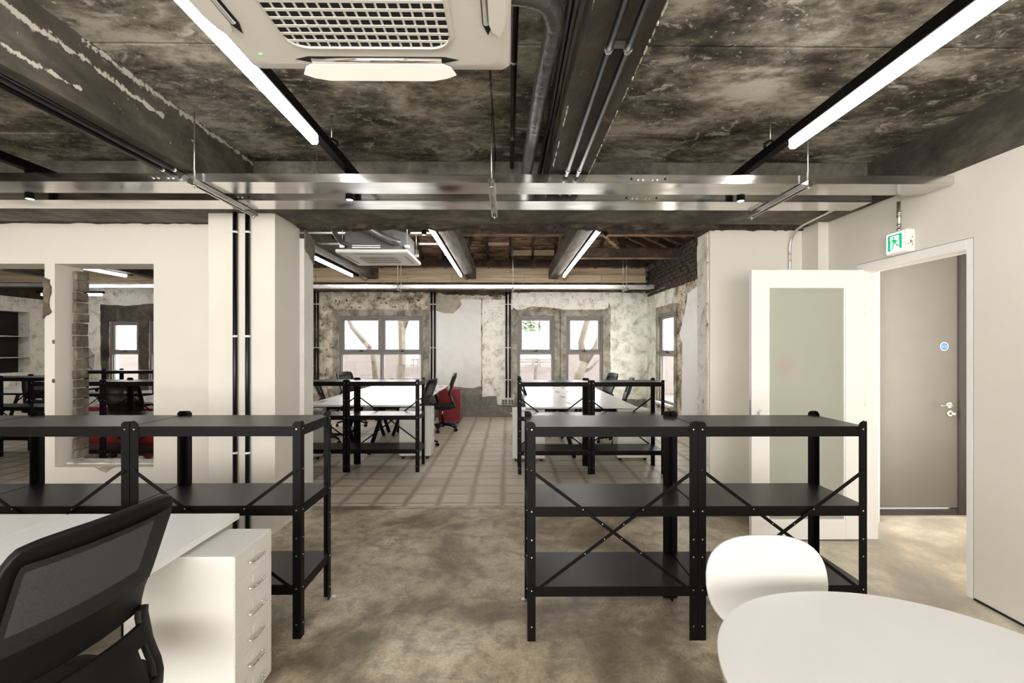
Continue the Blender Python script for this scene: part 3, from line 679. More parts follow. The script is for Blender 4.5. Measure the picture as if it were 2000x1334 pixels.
# ------------------------------------------------------------ cable trays
DULL = galv('aged_galvanised_steel', .26)
DULL.node_tree.nodes['Principled BSDF'].inputs['Metallic'].default_value = .8
def tray(label, y0, y1, z0, z1, x0, x1, couplers=(), lip=.012, GALV=GALV):
    g = thing('cable_tray', label, 'cable tray', (0, 0, 0), 0, 'galvanised cable trays')
    B('bottom_plate', GALV, x0, x1, y0, y1, z0, z0 + .002, g)
    B('side_wall', GALV, x0, x1, y0, y0 + .002, z0 + .002, z1, g); B('side_wall', GALV, x0, x1, y1 - .002, y1, z0 + .002, z1, g)
    B('side_lip', GALV, x0, x1, y0 + .002, y0 + lip, z1 - .002, z1, g)
    for cx in couplers:
        c = B('coupler', GALV, cx - .13, cx + .13, y0 - .0015, y0, z0 + .003, z1 - .003, g)
        for dx in (-.105, .105): T('slot', ACDARK, [(cx + dx, y0 - .0032, (z0 + z1) / 2), (cx + dx, y0 - .004, (z0 + z1) / 2)], .007, c, 12)
        for dx in (-.06, -.03, .03, .06): T('bolt', BOLT, [(cx + dx, y0 - .003, (z0 + z1) / 2), (cx + dx, y0 - .009, (z0 + z1) / 2)], .008, c, 8)
    return g
tray('galvanised cable tray nearest the big ceiling air conditioner', 2.815, 3.02, 2.525, 2.578, -7.1, 2.775, (-2.12, .87))
tray('galvanised cable tray hugging the concrete lintel', 3.165, 3.36, 2.525, 2.575, -7.1, 2.55, (.93, -1.9))
tray('thin galvanised cable tray along the stripped window wall', 9.15, 9.33, 2.715, 2.785, -8.5, 2.95, (-.9, 1.75), GALV=DULL)
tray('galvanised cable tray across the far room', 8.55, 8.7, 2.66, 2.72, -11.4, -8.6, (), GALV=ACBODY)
def hanger(loc, y0, y1, z, rods, label, zt=2.93, r=.004):
    g = thing('tray_hanger', label, 'bracket', loc, 0, 'threaded rod hangers under the cable trays')
    s = MB().box(-.021, .021, y0, y1, -.002, 0).box(-.021, -.018, y0, y1, -.03, 0).box(.018, .021, y0, y1, -.03, 0).box(-.021, -.012, y0, y1, -.032, -.03).box(.012, .021, y0, y1, -.032, -.03)
    s.build('channel', GALVR, g)
    for ry in rods:
        T('threaded_rod', GALVR, [(0, ry, -.05), (0, ry, zt - z)], r, g, 6); T('nut', BOLT, [(0, ry, -.042), (0, ry, -.032)], .011, g, 6)
    return g
for x, lab in ((-1.90, 'tray hanger in front of the white column'), (-.10, 'tray hanger below the grey duct'), (1.84, 'tray hanger nearest the corridor door'), (-4.3, 'tray hanger over the square wall opening')):
    hanger((x, 0, 2.523), 2.74, 3.44, 2.523, (2.775, 3.42), lab)
for x, lab in ((-2.2, 'small tray hanger behind the far air conditioner'), (.10, 'small tray hanger between the two window bays'), (2.38, 'small tray hanger close to the brick gable')):
    hanger((x, 0, 2.713), 9.05, 9.42, 2.713, (9.1, 9.38), lab, 3.80, .006)
g = thing('ceiling_rod', 'short threaded rod stub near the lamp over the desk', 'rod', (-1.38, 3.3, 2.93)); T('rod', GALVR, [(0, 0, 0), (0, 0, -.3)], .004, g, 6)

# ------------------------------------------------------------ linear lamps
def led(x, y0, y1, z, hy0, hy1, label, hang=None, zt=2.93, group='linear ceiling lamps', spot=None):
    g = thing('linear_lamp', label, 'lamp', (x, y0, z), 0, group)
    B('housing', BLACKM, -.026, .026, hy0 - y0, hy1 - y0, .052, .108, g, .004)
    MB().prism([(-.018, .052), (-.021, .012), (-.013, 0), (.013, 0), (.021, .012), (.018, .052)], lambda a, q: (a, 0, q), lambda a, q: (a, y1 - y0, q)).build('diffuser', LEDM, g)
    for hy in (hang or ()):
        T('suspension_rod', GALVR, [(0, hy - y0, .12), (0, hy - y0, zt - z)], .004, g, 6)
        MB().tube([(-.034, hy - y0, .1), (-.034, hy - y0, .125), (0, hy - y0, .145), (.034, hy - y0, .125), (.034, hy - y0, .1)], .009, 8).build('clamp', BLACKP, g)
    return g
led(-1.075, .1, 2.54, 2.635, -1, 3.5, 'lit linear lamp passing beside the big air conditioner', (.6, 2.787))
led(1.615, .1, 2.57, 2.635, -1, 3.5, 'lit linear lamp above the white egg shaped table', (.6, 2.787))
led(-3.2, -.6, 1.8, 2.635, -1, 3.5, 'linear lamp over the desks, only its dark housing in view', (.6, 2.787))
bl = 'lamps on the timber tie beams'
led(-.935, 5.45, 9.05, 2.925, 5.4, 9.2, 'lit lamp on the tie beam beside the far air conditioner', group=bl)
led(1.12, 5.6, 9.1, 2.925, 5.5, 9.2, 'lit lamp on the tie beam nearest the brick gable', group=bl)
led(-3.09, 5.6, 9.05, 2.925, 5.5, 9.4, 'lit lamp half hidden by the white column', group=bl)
led(-7.62, 7.9, 9.15, 2.925, 7.8, 9.3, 'lit lamp seen at the top of the square wall opening', group=bl)
led(-9.62, 6.5, 8.68, 2.93, 6.4, 8.8, 'lit lamp seen through the doorway in the white wall', group=bl)
g = thing('linear_lamp', 'lit lamp lying across the far room above its windows', 'lamp', (-10.66, 10.4, 2.70), 0, bl)
B('housing', BLACKM, 0, 1.5, -.026, .026, .05, .1, g); B('diffuser', LEDM, .1, 1.46, -.022, .022, 0, .05, g, .008)
for q in (.2, 1.4): T('suspension_rod', GALVR, [(q, 0, .1), (q, 0, .5)], .004, g, 6)
for x, y, zz, lab in ((-1.07, 3.085, 2.505, 'small black spotlight between the cable trays near the white column'), (1.585, 3.085, 2.505, 'small black spotlight between the cable trays by the corridor door'),
                  (-3.21, 3.085, 2.505, 'small black spotlight between the cable trays over the square opening'), (-.93, 5.05, 2.76, 'small black spotlight at the near end of the tie beam lamp')):
    g = thing('spotlight', lab, 'spotlight', (x, y, zz), 0, 'small black ceiling spotlights')
    T('barrel', BLACKM, [(0, 0, 0), (0, 0, .18 if y < 4 else .22)], .027, g, 20); T('lens', SPOTM, [(0, 0, -.001), (0, 0, .004)], .022, g, 20)
    if y < 4: T('stem', BLACKM, [(0, 0, .17), (0, 0, .2)], .01, g, 8)
g = thing('spotlight', 'tilted black spotlight hanging by the gable tie beam', 'spotlight', (1.08, 5.35, 2.93), 0, 'small black ceiling spotlights')
T('barrel', BLACKM, [(-.03, 0, .03), (.09, 0, -.09)], .026, g, 20); T('bracket', BLACKM, [(0, 0, .0), (0, 0, .08)], .01, g, 8)
for x, y in ((-.90, 9.2), (1.09, 9.2), (-3.0, 9.35)):
    MB().tube([(x, y - .1, 2.98), (x + .02, y, 2.93), (x + .07, y + .04, 2.89), (x + .13, y + .05, 2.95), (x + .1, y + .1, 3.0)], .007, 6)\
        .build('lamp_cable', BLACKP, None)
    tag(D.objects[-1] if False else [o for o in D.objects if o.name.startswith('lamp_cable')][-1], {-.90: 'black cable loop at the end of the lamp by the king post', 1.09: 'black cable loop at the end of the gable lamp', -3.0: 'black cable loop under the far air conditioner'}[x], 'cable')

# ------------------------------------------------------------ ceiling cassette air conditioners
def cassette(loc, label, w_=.95, detail=True):
    g = thing('air_conditioner', label, 'air conditioner', loc)
    h = w_ / 2
    def rr(hw, r, n=6):
        o = []
        for cx, cy, a0 in ((hw - r, hw - r, 0), (-hw + r, hw - r, 90), (-hw + r, -hw + r, 180), (hw - r, -hw + r, 270)):
            for i in range(n + 1): t = R(a0 + 90 * i / n); o.append((cx + r * math.cos(t), cy + r * math.sin(t)))
        return o
    mb = MB(); rings = []
    for hw, r, z in ((h, .03, .045), (h, .03, .018), (h - .012, .03, .004), (h - .05, .04, 0)):
        rings.append([mb.bm.verts.new((x, y, z)) for x, y in rr(hw, r)])
    for a, b_ in zip(rings, rings[1:]):
        for i in range(len(a)): mb._f([a[i], a[(i + 1) % len(a)], b_[(i + 1) % len(a)], b_[i]], True)
    mb._f(rings[0]); mb._f(rings[-1][::-1]); mb.build('panel', ACW, g)
    gx = .275 if detail else .24; gy = .33 if detail else .22; r = .07
    mb = MB()
    def rect2(ax, ay, r, n=6):
        o = []
        for cx, cy, a0 in ((ax - r, ay - r, 0), (-ax + r, ay - r, 90), (-ax + r, -ay + r, 180), (ax - r, -ay + r, 270)):
            for i in range(n + 1): t = R(a0 + 90 * i / n); o.append((cx + r * math.cos(t), cy + r * math.sin(t)))
        return o
    mb.prism(rect2(gx, gy, r), lambda x, y: (x, y, -.0005), lambda x, y: (x, y, -.002))
    mb.build('grille_opening', ACDARK if detail else GRILLW, g)
    # raised rim ring
    mb = MB(); A = rect2(gx + .012, gy + .012, r + .012); Bq = rect2(gx - .002, gy - .002, r - .002)
    va = [mb.bm.verts.new((x, y, -.001)) for x, y in A]; vc = [mb.bm.verts.new((x, y, -.010)) for x, y in Bq]; vb = [mb.bm.verts.new((x, y, -.002)) for x, y in Bq]
    for i in range(len(A)):
        j = (i + 1) % len(A); mb._f([va[i], va[j], vc[j], vc[i]], True); mb._f([vc[i], vc[j], vb[j], vb[i]])
    mb.build('grille_rim', ACW, g)
    def half(v, a, b_):      # half-extent of rounded rect at offset v
        v = abs(v)
        return b_ if v <= a - r else b_ - r + math.sqrt(max(0, r * r - (v - a + r) ** 2))
    nx, ny = (16, 19) if detail else (20, 3)
    for i in range(1, nx):
        x = -gx + 2 * gx * i / nx; e = half(x, gx, gy); B('grille_bar', ACW if detail else GRILLW, x - .0035, x + .0035, -e, e, -.005, -.003, g)
    for i in range(1, ny):
        y = -gy + 2 * gy * i / ny; e = half(y, gy, gx); B('grille_bar', ACW, -e, e, y - (.0055 if detail else .012), y + (.0055 if detail else .012), -.0062, -.0042, g)
    # four louvre slots with chrome bar and white blade
    if detail:
        for k, (op, sl) in enumerate(((1, .29), (0, .27), (0, .27), (0, .27))):
            M = Matrix.Rotation(R(-90 * k), 4, 'Z')
            d = h - .075
            mb = MB(); pts = [(-sl, d), (-sl + .05, d - .016), (sl - .05, d - .016), (sl, d), (sl - .05, d + .016), (-sl + .05, d + .016)]
            mb.prism(pts, lambda a, b_: M @ Vector((a, b_, -.0003)), lambda a, b_: M @ Vector((a, b_, -.0015))); sl_o = mb.build('louvre_slot', ACDARK, g)
            MB().tube([M @ Vector((-sl + .06, d - .004, -.004)), M @ Vector((sl - .06, d - .004, -.004))], .010, 10).build('louvre_rod', CHROME, sl_o)
            tilt = .036 if op else .012
            bl_ = [(-sl + .012, d + .040), (-sl + .03, d + .016), (-sl + .06, d + .005), (sl - .06, d + .005), (sl - .03, d + .016), (sl - .012, d + .040), (sl - .05, d + .052), (sl - .10, d + .060), (-sl + .10, d + .060), (-sl + .05, d + .052)]
            f0 = lambda a, b_: M @ Vector((a, b_, -.006 - (b_ - d) * tilt / .07)); f1 = lambda a, b_: M @ Vector((a, b_, -.012 - (b_ - d) * tilt / .07))
            mb = MB(); mb.prism(bl_, f0, f1); mb.build('louvre_blade', ACW, g, .002)
        B('indicator_light', GREENLED, -h + .07, -h + .082, h - .105, h - .10, -.002, 0, g)
        B('body', GALVR, -h + .06, h - .06, -h + .06, h - .06, .045, .30, g, .01)
    else:
        for k in range(4):
            M = Matrix.Rotation(R(-90 * k), 4, 'Z')
            mb = MB(); mb.prism([(-.26, h - .085), (.26, h - .085), (.23, h - .06), (-.23, h - .06)], lambda a, b_: M @ Vector((a, b_, -.0003)), lambda a, b_: M @ Vector((a, b_, -.003))); mb.build('louvre_blade', GRILLW, g)
        c = .13; q = h - .06
        mb = MB(); mb.prism([(-q, -q + c), (-q + c, -q), (q - c, -q), (q, -q + c), (q, q - c), (q - c, q), (-q + c, q), (-q, q - c)], lambda a, b_: (a, b_, .045), lambda a, b_: (a, b_, .30))
        mb.build('body', ACBODY, g)
        B('body_cover', plain('grey_cover', (.06, .057, .053), .5, .1), -q + .12, .12, -q - .006, -q, .06, .29, g, .003)
        B('body_seam', STEEL, -q + .14, .10, -q - .009, -q - .005, .075, .082, g); B('body_seam', STEEL, -q + .14, .10, -q - .009, -q - .005, .10, .105, g)
        for dx, dy in ((-q - .02, -q + .1), (q + .02, -q + .1), (-q - .02, q - .1), (q + .02, q - .1)):
            B('mounting_lug', GALVR, dx - .03, dx + .03, dy - .02, dy + .02, .10, .13, g); T('threaded_rod', GALVR, [(dx, dy, .08), (dx, dy, .75)], .005, g, 6)
    return g
ac = cassette((-.465, 1.225, 2.53), 'large white ceiling cassette air conditioner with a square grille')
for dx, dy in ((-.42, .3), (.42, .3)): T('threaded_rod', GALVR, [(dx, dy, .1), (dx, dy, .4)], .005, ac, 6)
cassette((-1.695, 6.10, 2.685), 'white cassette air conditioner hung in the open roof', .90, False)

# ducts and pipes
def smooth_path(pts, n=8):
    P_ = [Vector(p) for p in pts]; P_ = [P_[0]] + P_ + [P_[-1]]; out = []
    for i in range(1, len(P_) - 2):
        for k in range(n):
            t = k / n; a, b_, c_, d_ = P_[i - 1:i + 3]
            out.append(.5 * ((2 * b_) + (-a + c_) * t + (2 * a - 5 * b_ + 4 * c_ - d_) * t * t + (-a + 3 * b_ - 3 * c_ + d_) * t ** 3))
    out.append(P_[-2]); return out
pp = smooth_path([(-.05, 1.49, 2.67), (.05, 1.50, 2.67), (.125, 1.53, 2.67), (.165, 1.62, 2.67), (.168, 1.75, 2.68), (.155, 2.0, 2.69), (.145, 2.35, 2.69), (.13, 2.8, 2.68), (.115, 3.2, 2.66), (.11, 3.5, 2.66)])
tag(T('insulated_duct', DUCT, pp, .037, None, 16, [.037 + .0018 * math.sin(i * 2.6) for i in range(len(pp))]), 'grey wrapped duct bending out of the big air conditioner', 'duct')
pp = smooth_path([(-2.05, 5.2, 3.35), (-1.95, 5.35, 3.12), (-1.75, 5.5, 2.98), (-1.5, 5.6, 2.86), (-1.36, 5.70, 2.82)])
DUCT2 = plain('silver_grey_duct_wrap', (.22, .22, .215), .3, .6, var=.3, nscale=14, bump=.6, bscale=26)
tag(T('insulated_duct', DUCT2, pp, .042, None, 12, [.045 + .002 * math.sin(i * 2.2) for i in range(len(pp))]), 'silver grey flexible duct drooping across the roof air conditioner', 'duct')
pp = smooth_path([(-2.14, 5.3, 3.3), (-2.13, 5.5, 3.0), (-2.08, 5.66, 2.84), (-2.0, 5.72, 2.80)])
tag(T('insulated_duct', DUCT, pp, .03, None, 12), 'thin wrapped pipe at the side of the roof air conditioner', 'duct')
def conduit(pts, r, label, clips=(), m=BLACKPIPE, group=None, cm=PVCW, axis=None, name='conduit'):
    g = thing(name, label, 'pipe', pts[0], 0, group); o0 = Vector(pts[0])
    T('pipe', m, [Vector(p) - o0 for p in pts], r, g, 12)
    for c, dvec in clips:
        c = Vector(c) - o0; dvec = Vector(dvec)
        T('clip', cm, [c - dvec * .008, c + dvec * .008], r * 1.25, g, 12)
    return g
cg = 'black conduits under the ceiling beams'
for x, s in ((.362, 'nearer the grey duct'), (.43, 'nearer the right hand ceiling')):
    conduit([(x, -3, 2.575), (x, 3.49, 2.575)], .013, 'black conduit under the duct side beam, ' + ('the one nearer the duct' if x < .4 else 'the one farther from the duct'), [((x, 1.63, 2.575), (0, 1, 0)), ((x, 2.73, 2.575), (0, 1, 0))], cm=STEEL, group=cg)
B('clip_bridge', STEEL, -.06, -.01, 4.62, 4.64, .008, .024, [o for o in D.objects if o.name.startswith('conduit')][-1])
for x in (-2.07, -2.0):
    conduit([(x, -3, 2.575), (x, 3.0, 2.575), (x, 3.49, 2.58)], .012, 'black conduit under the chipped beam, ' + ('inner one' if x > -2.05 else 'outer one'), [((x, 2.74, 2.575), (0, 1, 0))], cm=STEEL, group=cg)
conduit([(.03, 1.5, 2.89), (.03, 3.49, 2.89)], .015, 'black pipe along the ceiling next to the wrapped duct', [((.03, 2.2, 2.89), (0, 1, 0)), ((.03, 3.0, 2.89), (0, 1, 0))], cm=STEEL)
conduit([(.235, -2, 2.80), (.235, 3.49, 2.80)], .016, 'black cable tube tucked against the beam side', [])
for x, s in ((-2.20, 'farther from the opening'), (-2.10, 'nearer the opening')):
    conduit([(x, 3.69, 2.60), (x, 3.69, .0)], .0175, 'thick black conduit on the white column, the one ' + s, [((x, 3.69, q), (0, 0, 1)) for q in (2.44, 1.60, .66)] , group='thick black conduits on the column')
    o = [q for q in D.objects if q.name.startswith('conduit')][-1]
for i, (px, zb, nm) in enumerate(((616.5, .72, 'beside the double window, next to the column'), (622.5, .72, 'beside the double window, next to its surround'), (843, .72, 'between the double window and the white plaster'), (849.5, .72, 'crossing the edge of the white plaster'), (989, .43, 'above the socket box, its left entry'), (996, .43, 'above the socket box, its right entry'))):
    x = (px - 992) * 9.96 / 889
    conduit([(x, 9.955, 2.86), (x, 9.955, zb)], .021, 'thin black wall conduit ' + nm, [((x, 9.955, q), (0, 0, 1)) for q in (2.47, 1.52, .82)], group='black conduits on the stripped wall')
g = thing('socket_box', 'grey double socket box at the foot of two black conduits', 'socket', (-.0, 9.95, .33))
B('plate', SOCK, -.14, -.005, -.012, .02, -.06, .06, g, .004); B('plate', SOCK, .0, .135, -.012, .02, -.06, .06, g, .004)
for cx in (-.072, .068):
    for dx in (-.028, .028):
        for dz in (-.026, .026): T('socket_hole', ACDARK, [(cx + dx, -.0125, dz), (cx + dx, -.014, dz)], .017, g, 12)
# steel conduits by the door
pp = smooth_path([(2.57, 4.125, 1.5), (2.57, 4.125, 2.2), (2.57, 4.125, 2.44), (2.575, 4.06, 2.545), (2.56, 3.9, 2.575), (2.52, 3.38, 2.58)], 6)
g = conduit(pp, .011, 'bent galvanised conduit rising behind the glazed door', [((2.57, 4.125, 2.36), (0, 0, 1)), ((2.57, 4.125, 2.30), (0, 0, 1)), ((2.565, 3.97, 2.565), (0, 1, .15))], m=GALVR, cm=STEEL)
g = conduit([(2.735, 3.16, 2.527), (2.735, 3.16, 2.32)], .012, 'short galvanised conduit feeding the exit sign', [((2.735, 3.16, q), (0, 0, 1)) for q in (2.45, 2.42, 2.36, 2.33)], m=GALVR, cm=STEEL)
for a, b_, lab in ((6.0, 3.03, 'thin galvanised rail nearest the opening under the roof'), (6.62, 3.03, 'thin galvanised rail behind the roof air conditioner')):
    for x0, x1, q in ((-5.0, -2.1, ', outer length'), (-1.28, -.9, ', inner length')):
        tag(B('support_rail', GALVR, x0, x1, a - .01, a + .01, b_ - .02, b_, None), lab + q, 'rail')

# exit sign on the right wall
g = thing('exit_sign', 'lit green running man exit sign above the corridor doorway', 'sign', (2.785, 3.17, 2.245))
B('housing', WHITEDOOR, -.065, 0, -.085, .085, -.078, .078, g, .008); B('sensor', BLACKP, -.035, -.03, -.087, -.085, -.02, .0, g)
B('light_panel', SIGNW, -.069, -.065, -.072, .072, -.066, .066, g, .002)
def sg(nm, pts, m=SIGNG, t=.0712, u=.0702):
    return MB().prism([(-p, q) for p, q in pts], lambda a, q: (-u + .0012, a, q), lambda a, q: (-t, a, q)).build(nm, m, g)
# (a: + = towards the camera is drawn to the right)
sg('pictogram', [(-.058, .056), (.058, .056), (.058, .046), (-.058, .046)]); sg('pictogram', [(-.058, .046), (-.038, .046), (-.038, -.05), (-.058, -.056)])
sg('pictogram', [(.034, .046), (.058, .046), (.058, -.05), (.040, -.05)]); sg('pictogram', [(-.058, -.056), (-.026, -.052), (-.038, -.042), (-.042, -.04)])
sg('running_figure', ring(12, .008, .008, 2, -.012, .034)); sg('running_figure', [(-.020, .022), (0.0, .024), (.012, .004), (.004, -.008), (-.012, -.004)])
sg('running_figure', [(-.020, .022), (-.016, .014), (-.034, .0), (-.038, .006)]); sg('running_figure', [(0, .022), (.022, .008), (.030, .012), (.030, .006), (.02, .0), (.002, .012)])
sg('running_figure', [(-.012, -.004), (-.002, -.008), (-.010, -.028), (-.024, -.046), (-.032, -.042), (-.018, -.024)]); sg('running_figure', [(.002, -.006), (.012, -.006), (.024, -.022), (.036, -.022), (.036, -.030), (.018, -.030)])
T('test_button', STEEL, [(-.05, -.085, -.025), (-.05, -.088, -.025)], .006, g, 12)
for q in (-.03, -.012, .02): B('rating_mark', SOCK, -.026, -.018, -.0862, -.0852, q - .007, q + .007, g)

# ------------------------------------------------------------ shelving units
SW, SD, SH = .875, .40, 1.125
def shelving(label, loc, rz=0, front_brace=True):
    g = thing('shelving_unit', label, 'shelf', loc, rz, 'black steel shelving units')
    w2 = SW / 2; leg = .042; t = .0025
    for sx in (-1, 1):
        for sy in (-1, 1):
            mb = MB(); x = sx * w2; y = sy * SD / 2
            # front flange with rounded top, then side flange
            c = [(x, 0), (x - sx * leg, 0), (x - sx * leg, SH - .016), (x - sx * (leg - .006), SH - .006), (x - sx * (leg - .016), SH), (x, SH)]
            mb.prism(c, lambda a, q: (a, y, q), lambda a, q: (a, y - sy * t, q))
            c2 = [(y, 0), (y - sy * leg, 0), (y - sy * leg, SH - .016), (y - sy * (leg - .016), SH), (y, SH)]
            mb.prism(c2, lambda a, q: (x, a, q), lambda a, q: (x - sx * t, a, q))
            mb.mi = 1
            for q in (1.085, .875, .665, .52, .43, .26, .075):
                mb.tube([(x - sx * .022, y, q), (x - sx * .022, y + sy * .0035, q)], .0038, 8)
                mb.tube([(x, y - sy * .022, q), (x + sx * .0035, y - sy * .022, q)], .0038, 8)
            mb.build('post', [BLACKM, BOLT], g)
    e = .003
    for zt in (1.10, .69, .28):
        mb = MB(); a, b_ = w2 - e, SD / 2 - e; h = .053
        mb.box(-a, a, -b_, b_, zt - .002, zt); mb.mi = 1
        mb.box(-a, a, -b_, -b_ + .002, zt - h, zt - .002); mb.box(-a, a, b_ - .002, b_, zt - h, zt - .002)
        mb.box(-a, -a + .002, -b_, b_, zt - h, zt - .002); mb.box(a - .002, a, -b_, b_, zt - h, zt - .002)
        mb.build('shelf_board', [BLACKB, BLACKM], g)
    yb = -SD / 2 - .004 if front_brace else SD / 2 + .004
    for k, s in enumerate((-1, 1)):
        y = yb + (-.004 if k else 0) * (1 if front_brace else -1)
        mb = MB().bar((s * (w2 - .02), y, .875), (-s * (w2 - .03), y, .255), .003, .017, (0, 0, 1))
        mb.mi = 1
        for q in (.32, .44, .56, .68):
            px_ = s * (w2 - .02) * (1 - q) + -s * (w2 - .03) * q; pz = .875 * (1 - q) + .255 * q
            mb.tube([(px_, y - .002, pz), (px_, y - .0035, pz)], .003, 6)
        mb.build('cross_brace', [BLACKM, BOLT], g)
    return g
def su(x0, y0, label, fb=True, rz=0): # x0,y0 = near left corner
    return (x0 + SW / 2, y0 + SD / 2, 0), rz, label, fb
u_f = shelving('black shelving unit nearest the white shell chair, its side to the grey duct axis', (.10 + SW / 2, 2.33 + SD / 2, 0))
u_f['label'] = 'black shelving unit next to the walkway, in front of the window bay with two singles'
dup(u_f, (.10 + SW * 1.5 + .002, 2.33 + SD / 2, 0), 0, 'black shelving unit behind the white shell chair, before the glazed door')
dup(u_f, (-1.07 - SW / 2 + 0, 2.36 + SD / 2, 0), 0, 'black shelving unit next to the walkway, behind the white drawer cabinet')
dup(u_f, (-1.07 - SW * 1.5 - .004, 2.36 + SD / 2, 0), 0, 'black shelving unit before the square wall opening, behind the mesh chair')
dup(u_f, (-1.07 - SW * 2.5 - .008, 2.36 + SD / 2, 0), 0, 'black shelving unit cut by the picture edge, behind the desks')
u_b = shelving('black shelving unit in the back room before the double window, beside the walkway', (-1.07 - SW / 2 - .01, 5.53 + SD / 2, 0), 0, False)
dup(u_b, (-1.07 - SW * 1.5 - .014, 5.53 + SD / 2, 0), 0, 'black back room shelving unit half hidden by the white column')
dup(u_b, (.12 + SW / 2, 5.42 + SD / 2, 0), 0, 'black shelving unit in the back room beside the walkway, below the socket box')
dup(u_b, (.12 + SW * 1.5 + .002, 5.42 + SD / 2, 0), 0, 'black shelving unit in the back room nearest the narrow side window')
dup(u_b, (-4.9 + SW / 2, 5.55 + SD / 2, 0), 0, 'black shelving unit in the square opening, the half nearest the white column')
dup(u_b, (-4.9 - SW / 2, 5.55 + SD / 2, 0), 0, 'black shelving unit in the square opening, the half beside the brick edge')
dup(u_b, (-7.3 + SW / 2, 8.5, 0), R(3), 'greyish far shelving unit under the dim windows, nearer the column')
dup(u_b, (-7.3 - SW / 2, 8.46, 0), R(3), 'greyish far shelving unit under the dim windows, nearer the umbrella')
dup(u_b, (-7.05 - SW / 2, 6.6, 0), R(-2), 'black shelving unit in the doorway of the white wall, its half farther from the umbrella')
dup(u_b, (-7.05 + SW / 2, 6.57, 0), R(-2), 'black shelving unit in the doorway of the white wall, its half nearer the umbrella')

# ------------------------------------------------------------ desks
def desk(label, loc, w_, l_, rz=0, ports=True):
    g = thing('desk', label, 'desk', loc, rz, 'white bench desks with black legs')
    B('tabletop', LAMW, -w_ / 2, w_ / 2, -l_ / 2, l_ / 2, .705, .73, g, .002)
    mb = MB().box(-w_ / 2 + .16, -w_ / 2 + .20, -l_ / 2 + .10, l_ / 2 - .10, .655, .705).box(w_ / 2 - .20, w_ / 2 - .16, -l_ / 2 + .10, l_ / 2 - .10, .655, .705)
    for y in (-l_ / 2 + .16, l_ / 2 - .16): mb.box(-w_ / 2 + .20, w_ / 2 - .20, y - .025, y + .025, .655, .705)
    mb.build('frame', BLACKM, g)
    for y in (-l_ / 2 + .16, l_ / 2 - .16):
        for s in (-1, 1): MB().bar((s * .10, y, .66), (s * (w_ / 2 - .07), y, .02), .05, .03, (0, 1, 0)).build('leg', BLACKM, g)
        for s in (-1, 1): T('foot', BOLT, [(s * (w_ / 2 - .07), y, 0), (s * (w_ / 2 - .07), y, .018)], .018, g, 12)
    if ports:
        for y in (-l_ / 4, l_ / 4): B('cable_port', SOCK, w_ / 2 - .14, w_ / 2 - .06, y - .12, y + .12, .7301, .732, g, .001)
    return g
d0 = desk('white desk edge beside the white drawer cabinet', (-1.65, 1.33, 0), .79, 1.62, 0, False)
dup(d0, (-2.45, 1.33, 0), 0, 'white desk at the picture edge, beyond the seam of the desk pair')
dg = 'white bench desks with black legs'
d1 = desk('white desk in the back room nearest the walkway and the first white cabinet', (-1.64, 7.08, 0), .77, 1.68)
dup(d1, (-2.42, 7.08, 0), R(180), 'white desk behind the shelving, on the side of the column')
dup(d1, (-1.64, 8.77, 0), 0, 'white desk next to the red drawer cabinet in the back room')
dup(d1, (-2.42, 8.77, 0), R(180), 'white desk directly under the double window')
d2 = desk('white desk behind the shelving, next to the left-facing white cabinet', (.61, 6.85, 0), .73, 1.66)
d2['label'] = 'white desk in the window bay of two singles, near row, walkway side'
dup(d2, (1.345, 6.85, 0), R(180), 'white desk in the bay of two single windows, near row, side wall side')
dup(d2, (.61, 8.52, 0), 0, 'white desk in the bay of two single windows, far row, walkway side')
dup(d2, (1.345, 8.52, 0), R(180), 'white desk in the bay of two single windows, far row, side wall side')
dup(d1, (-4.75, 7.45, 0), R(180), 'white desk seen in the square opening, near row')
dup(d1, (-5.53, 7.45, 0), 0, 'white desk seen in the square opening above the red cabinet')
dup(d1, (-9.2, 8.6, 0), R(90), 'white desk seen through the doorway in the white wall, nearer one')
dup(d1, (-9.2, 9.40, 0), R(90), 'white desk seen through the doorway in the white wall, farther one')

# ------------------------------------------------------------ drawer cabinets
def cabinet(label, loc, rz, m, n=6):
    """front (drawers) faces local +X; body .43 deep in x, .28 wide in y"""
    g = thing('drawer_cabinet', label, 'cabinet', loc, rz, 'six drawer steel cabinets')
    B('body', m, -.215, .212, -.14, .14, .045, .69, g, .003)
    for i in range(n):
        z0 = .052 + i * .106; last = 0
        d = B('drawer', m, .2118, .2145, -.136, .136, z0, z0 + .103, g, .001)
        MB().tube(smooth_path([(.215, -.05, z0 + .045), (.232, -.048, z0 + .043), (.234, 0, z0 + .042), (.232, .048, z0 + .043), (.215, .05, z0 + .045)], 3), .0045, 6).build('handle', CHROME, d)
        B('label_holder', CABW, .2146, .2156, -.012, .012, z0 + .05, z0 + .078, d)
    for x in (-.17, .16):
        for y in (-.10, .10):
            T('caster', BLACKP, [(x, y - .01, .022), (x, y + .01, .022)], .022, g, 14); B('caster_fork', STEEL, x - .008, x + .008, y - .013, y + .013, .03, .046, g)
    return g
cab = cabinet('white drawer cabinet beside the mesh chair, with chrome drawer pulls', (-1.278, 1.92, 0), 0, CABW)
dup(cab, (-1.26, 6.33, 0), 0, 'white drawer cabinet in the back room next to the walkway and the first mesh chair')
dup(cab, (-2.75, 6.30, 0), R(180), 'white drawer cabinet in the back room close to the white column')
dup(cab, (.275, 6.17, 0), R(180), 'white drawer cabinet below the socket box, its drawers to the walkway')
dup(cab, (1.68, 6.20, 0), 0, 'white drawer cabinet in the bay nearest the narrow side window')
cr = cabinet('red drawer cabinet beside the stripped wall, behind a mesh chair', (-1.175, 9.25, 0), 0, CABR)
dup(cr, (-5.72, 6.5, 0), R(180), 'dark red drawer cabinet glimpsed through the square opening')
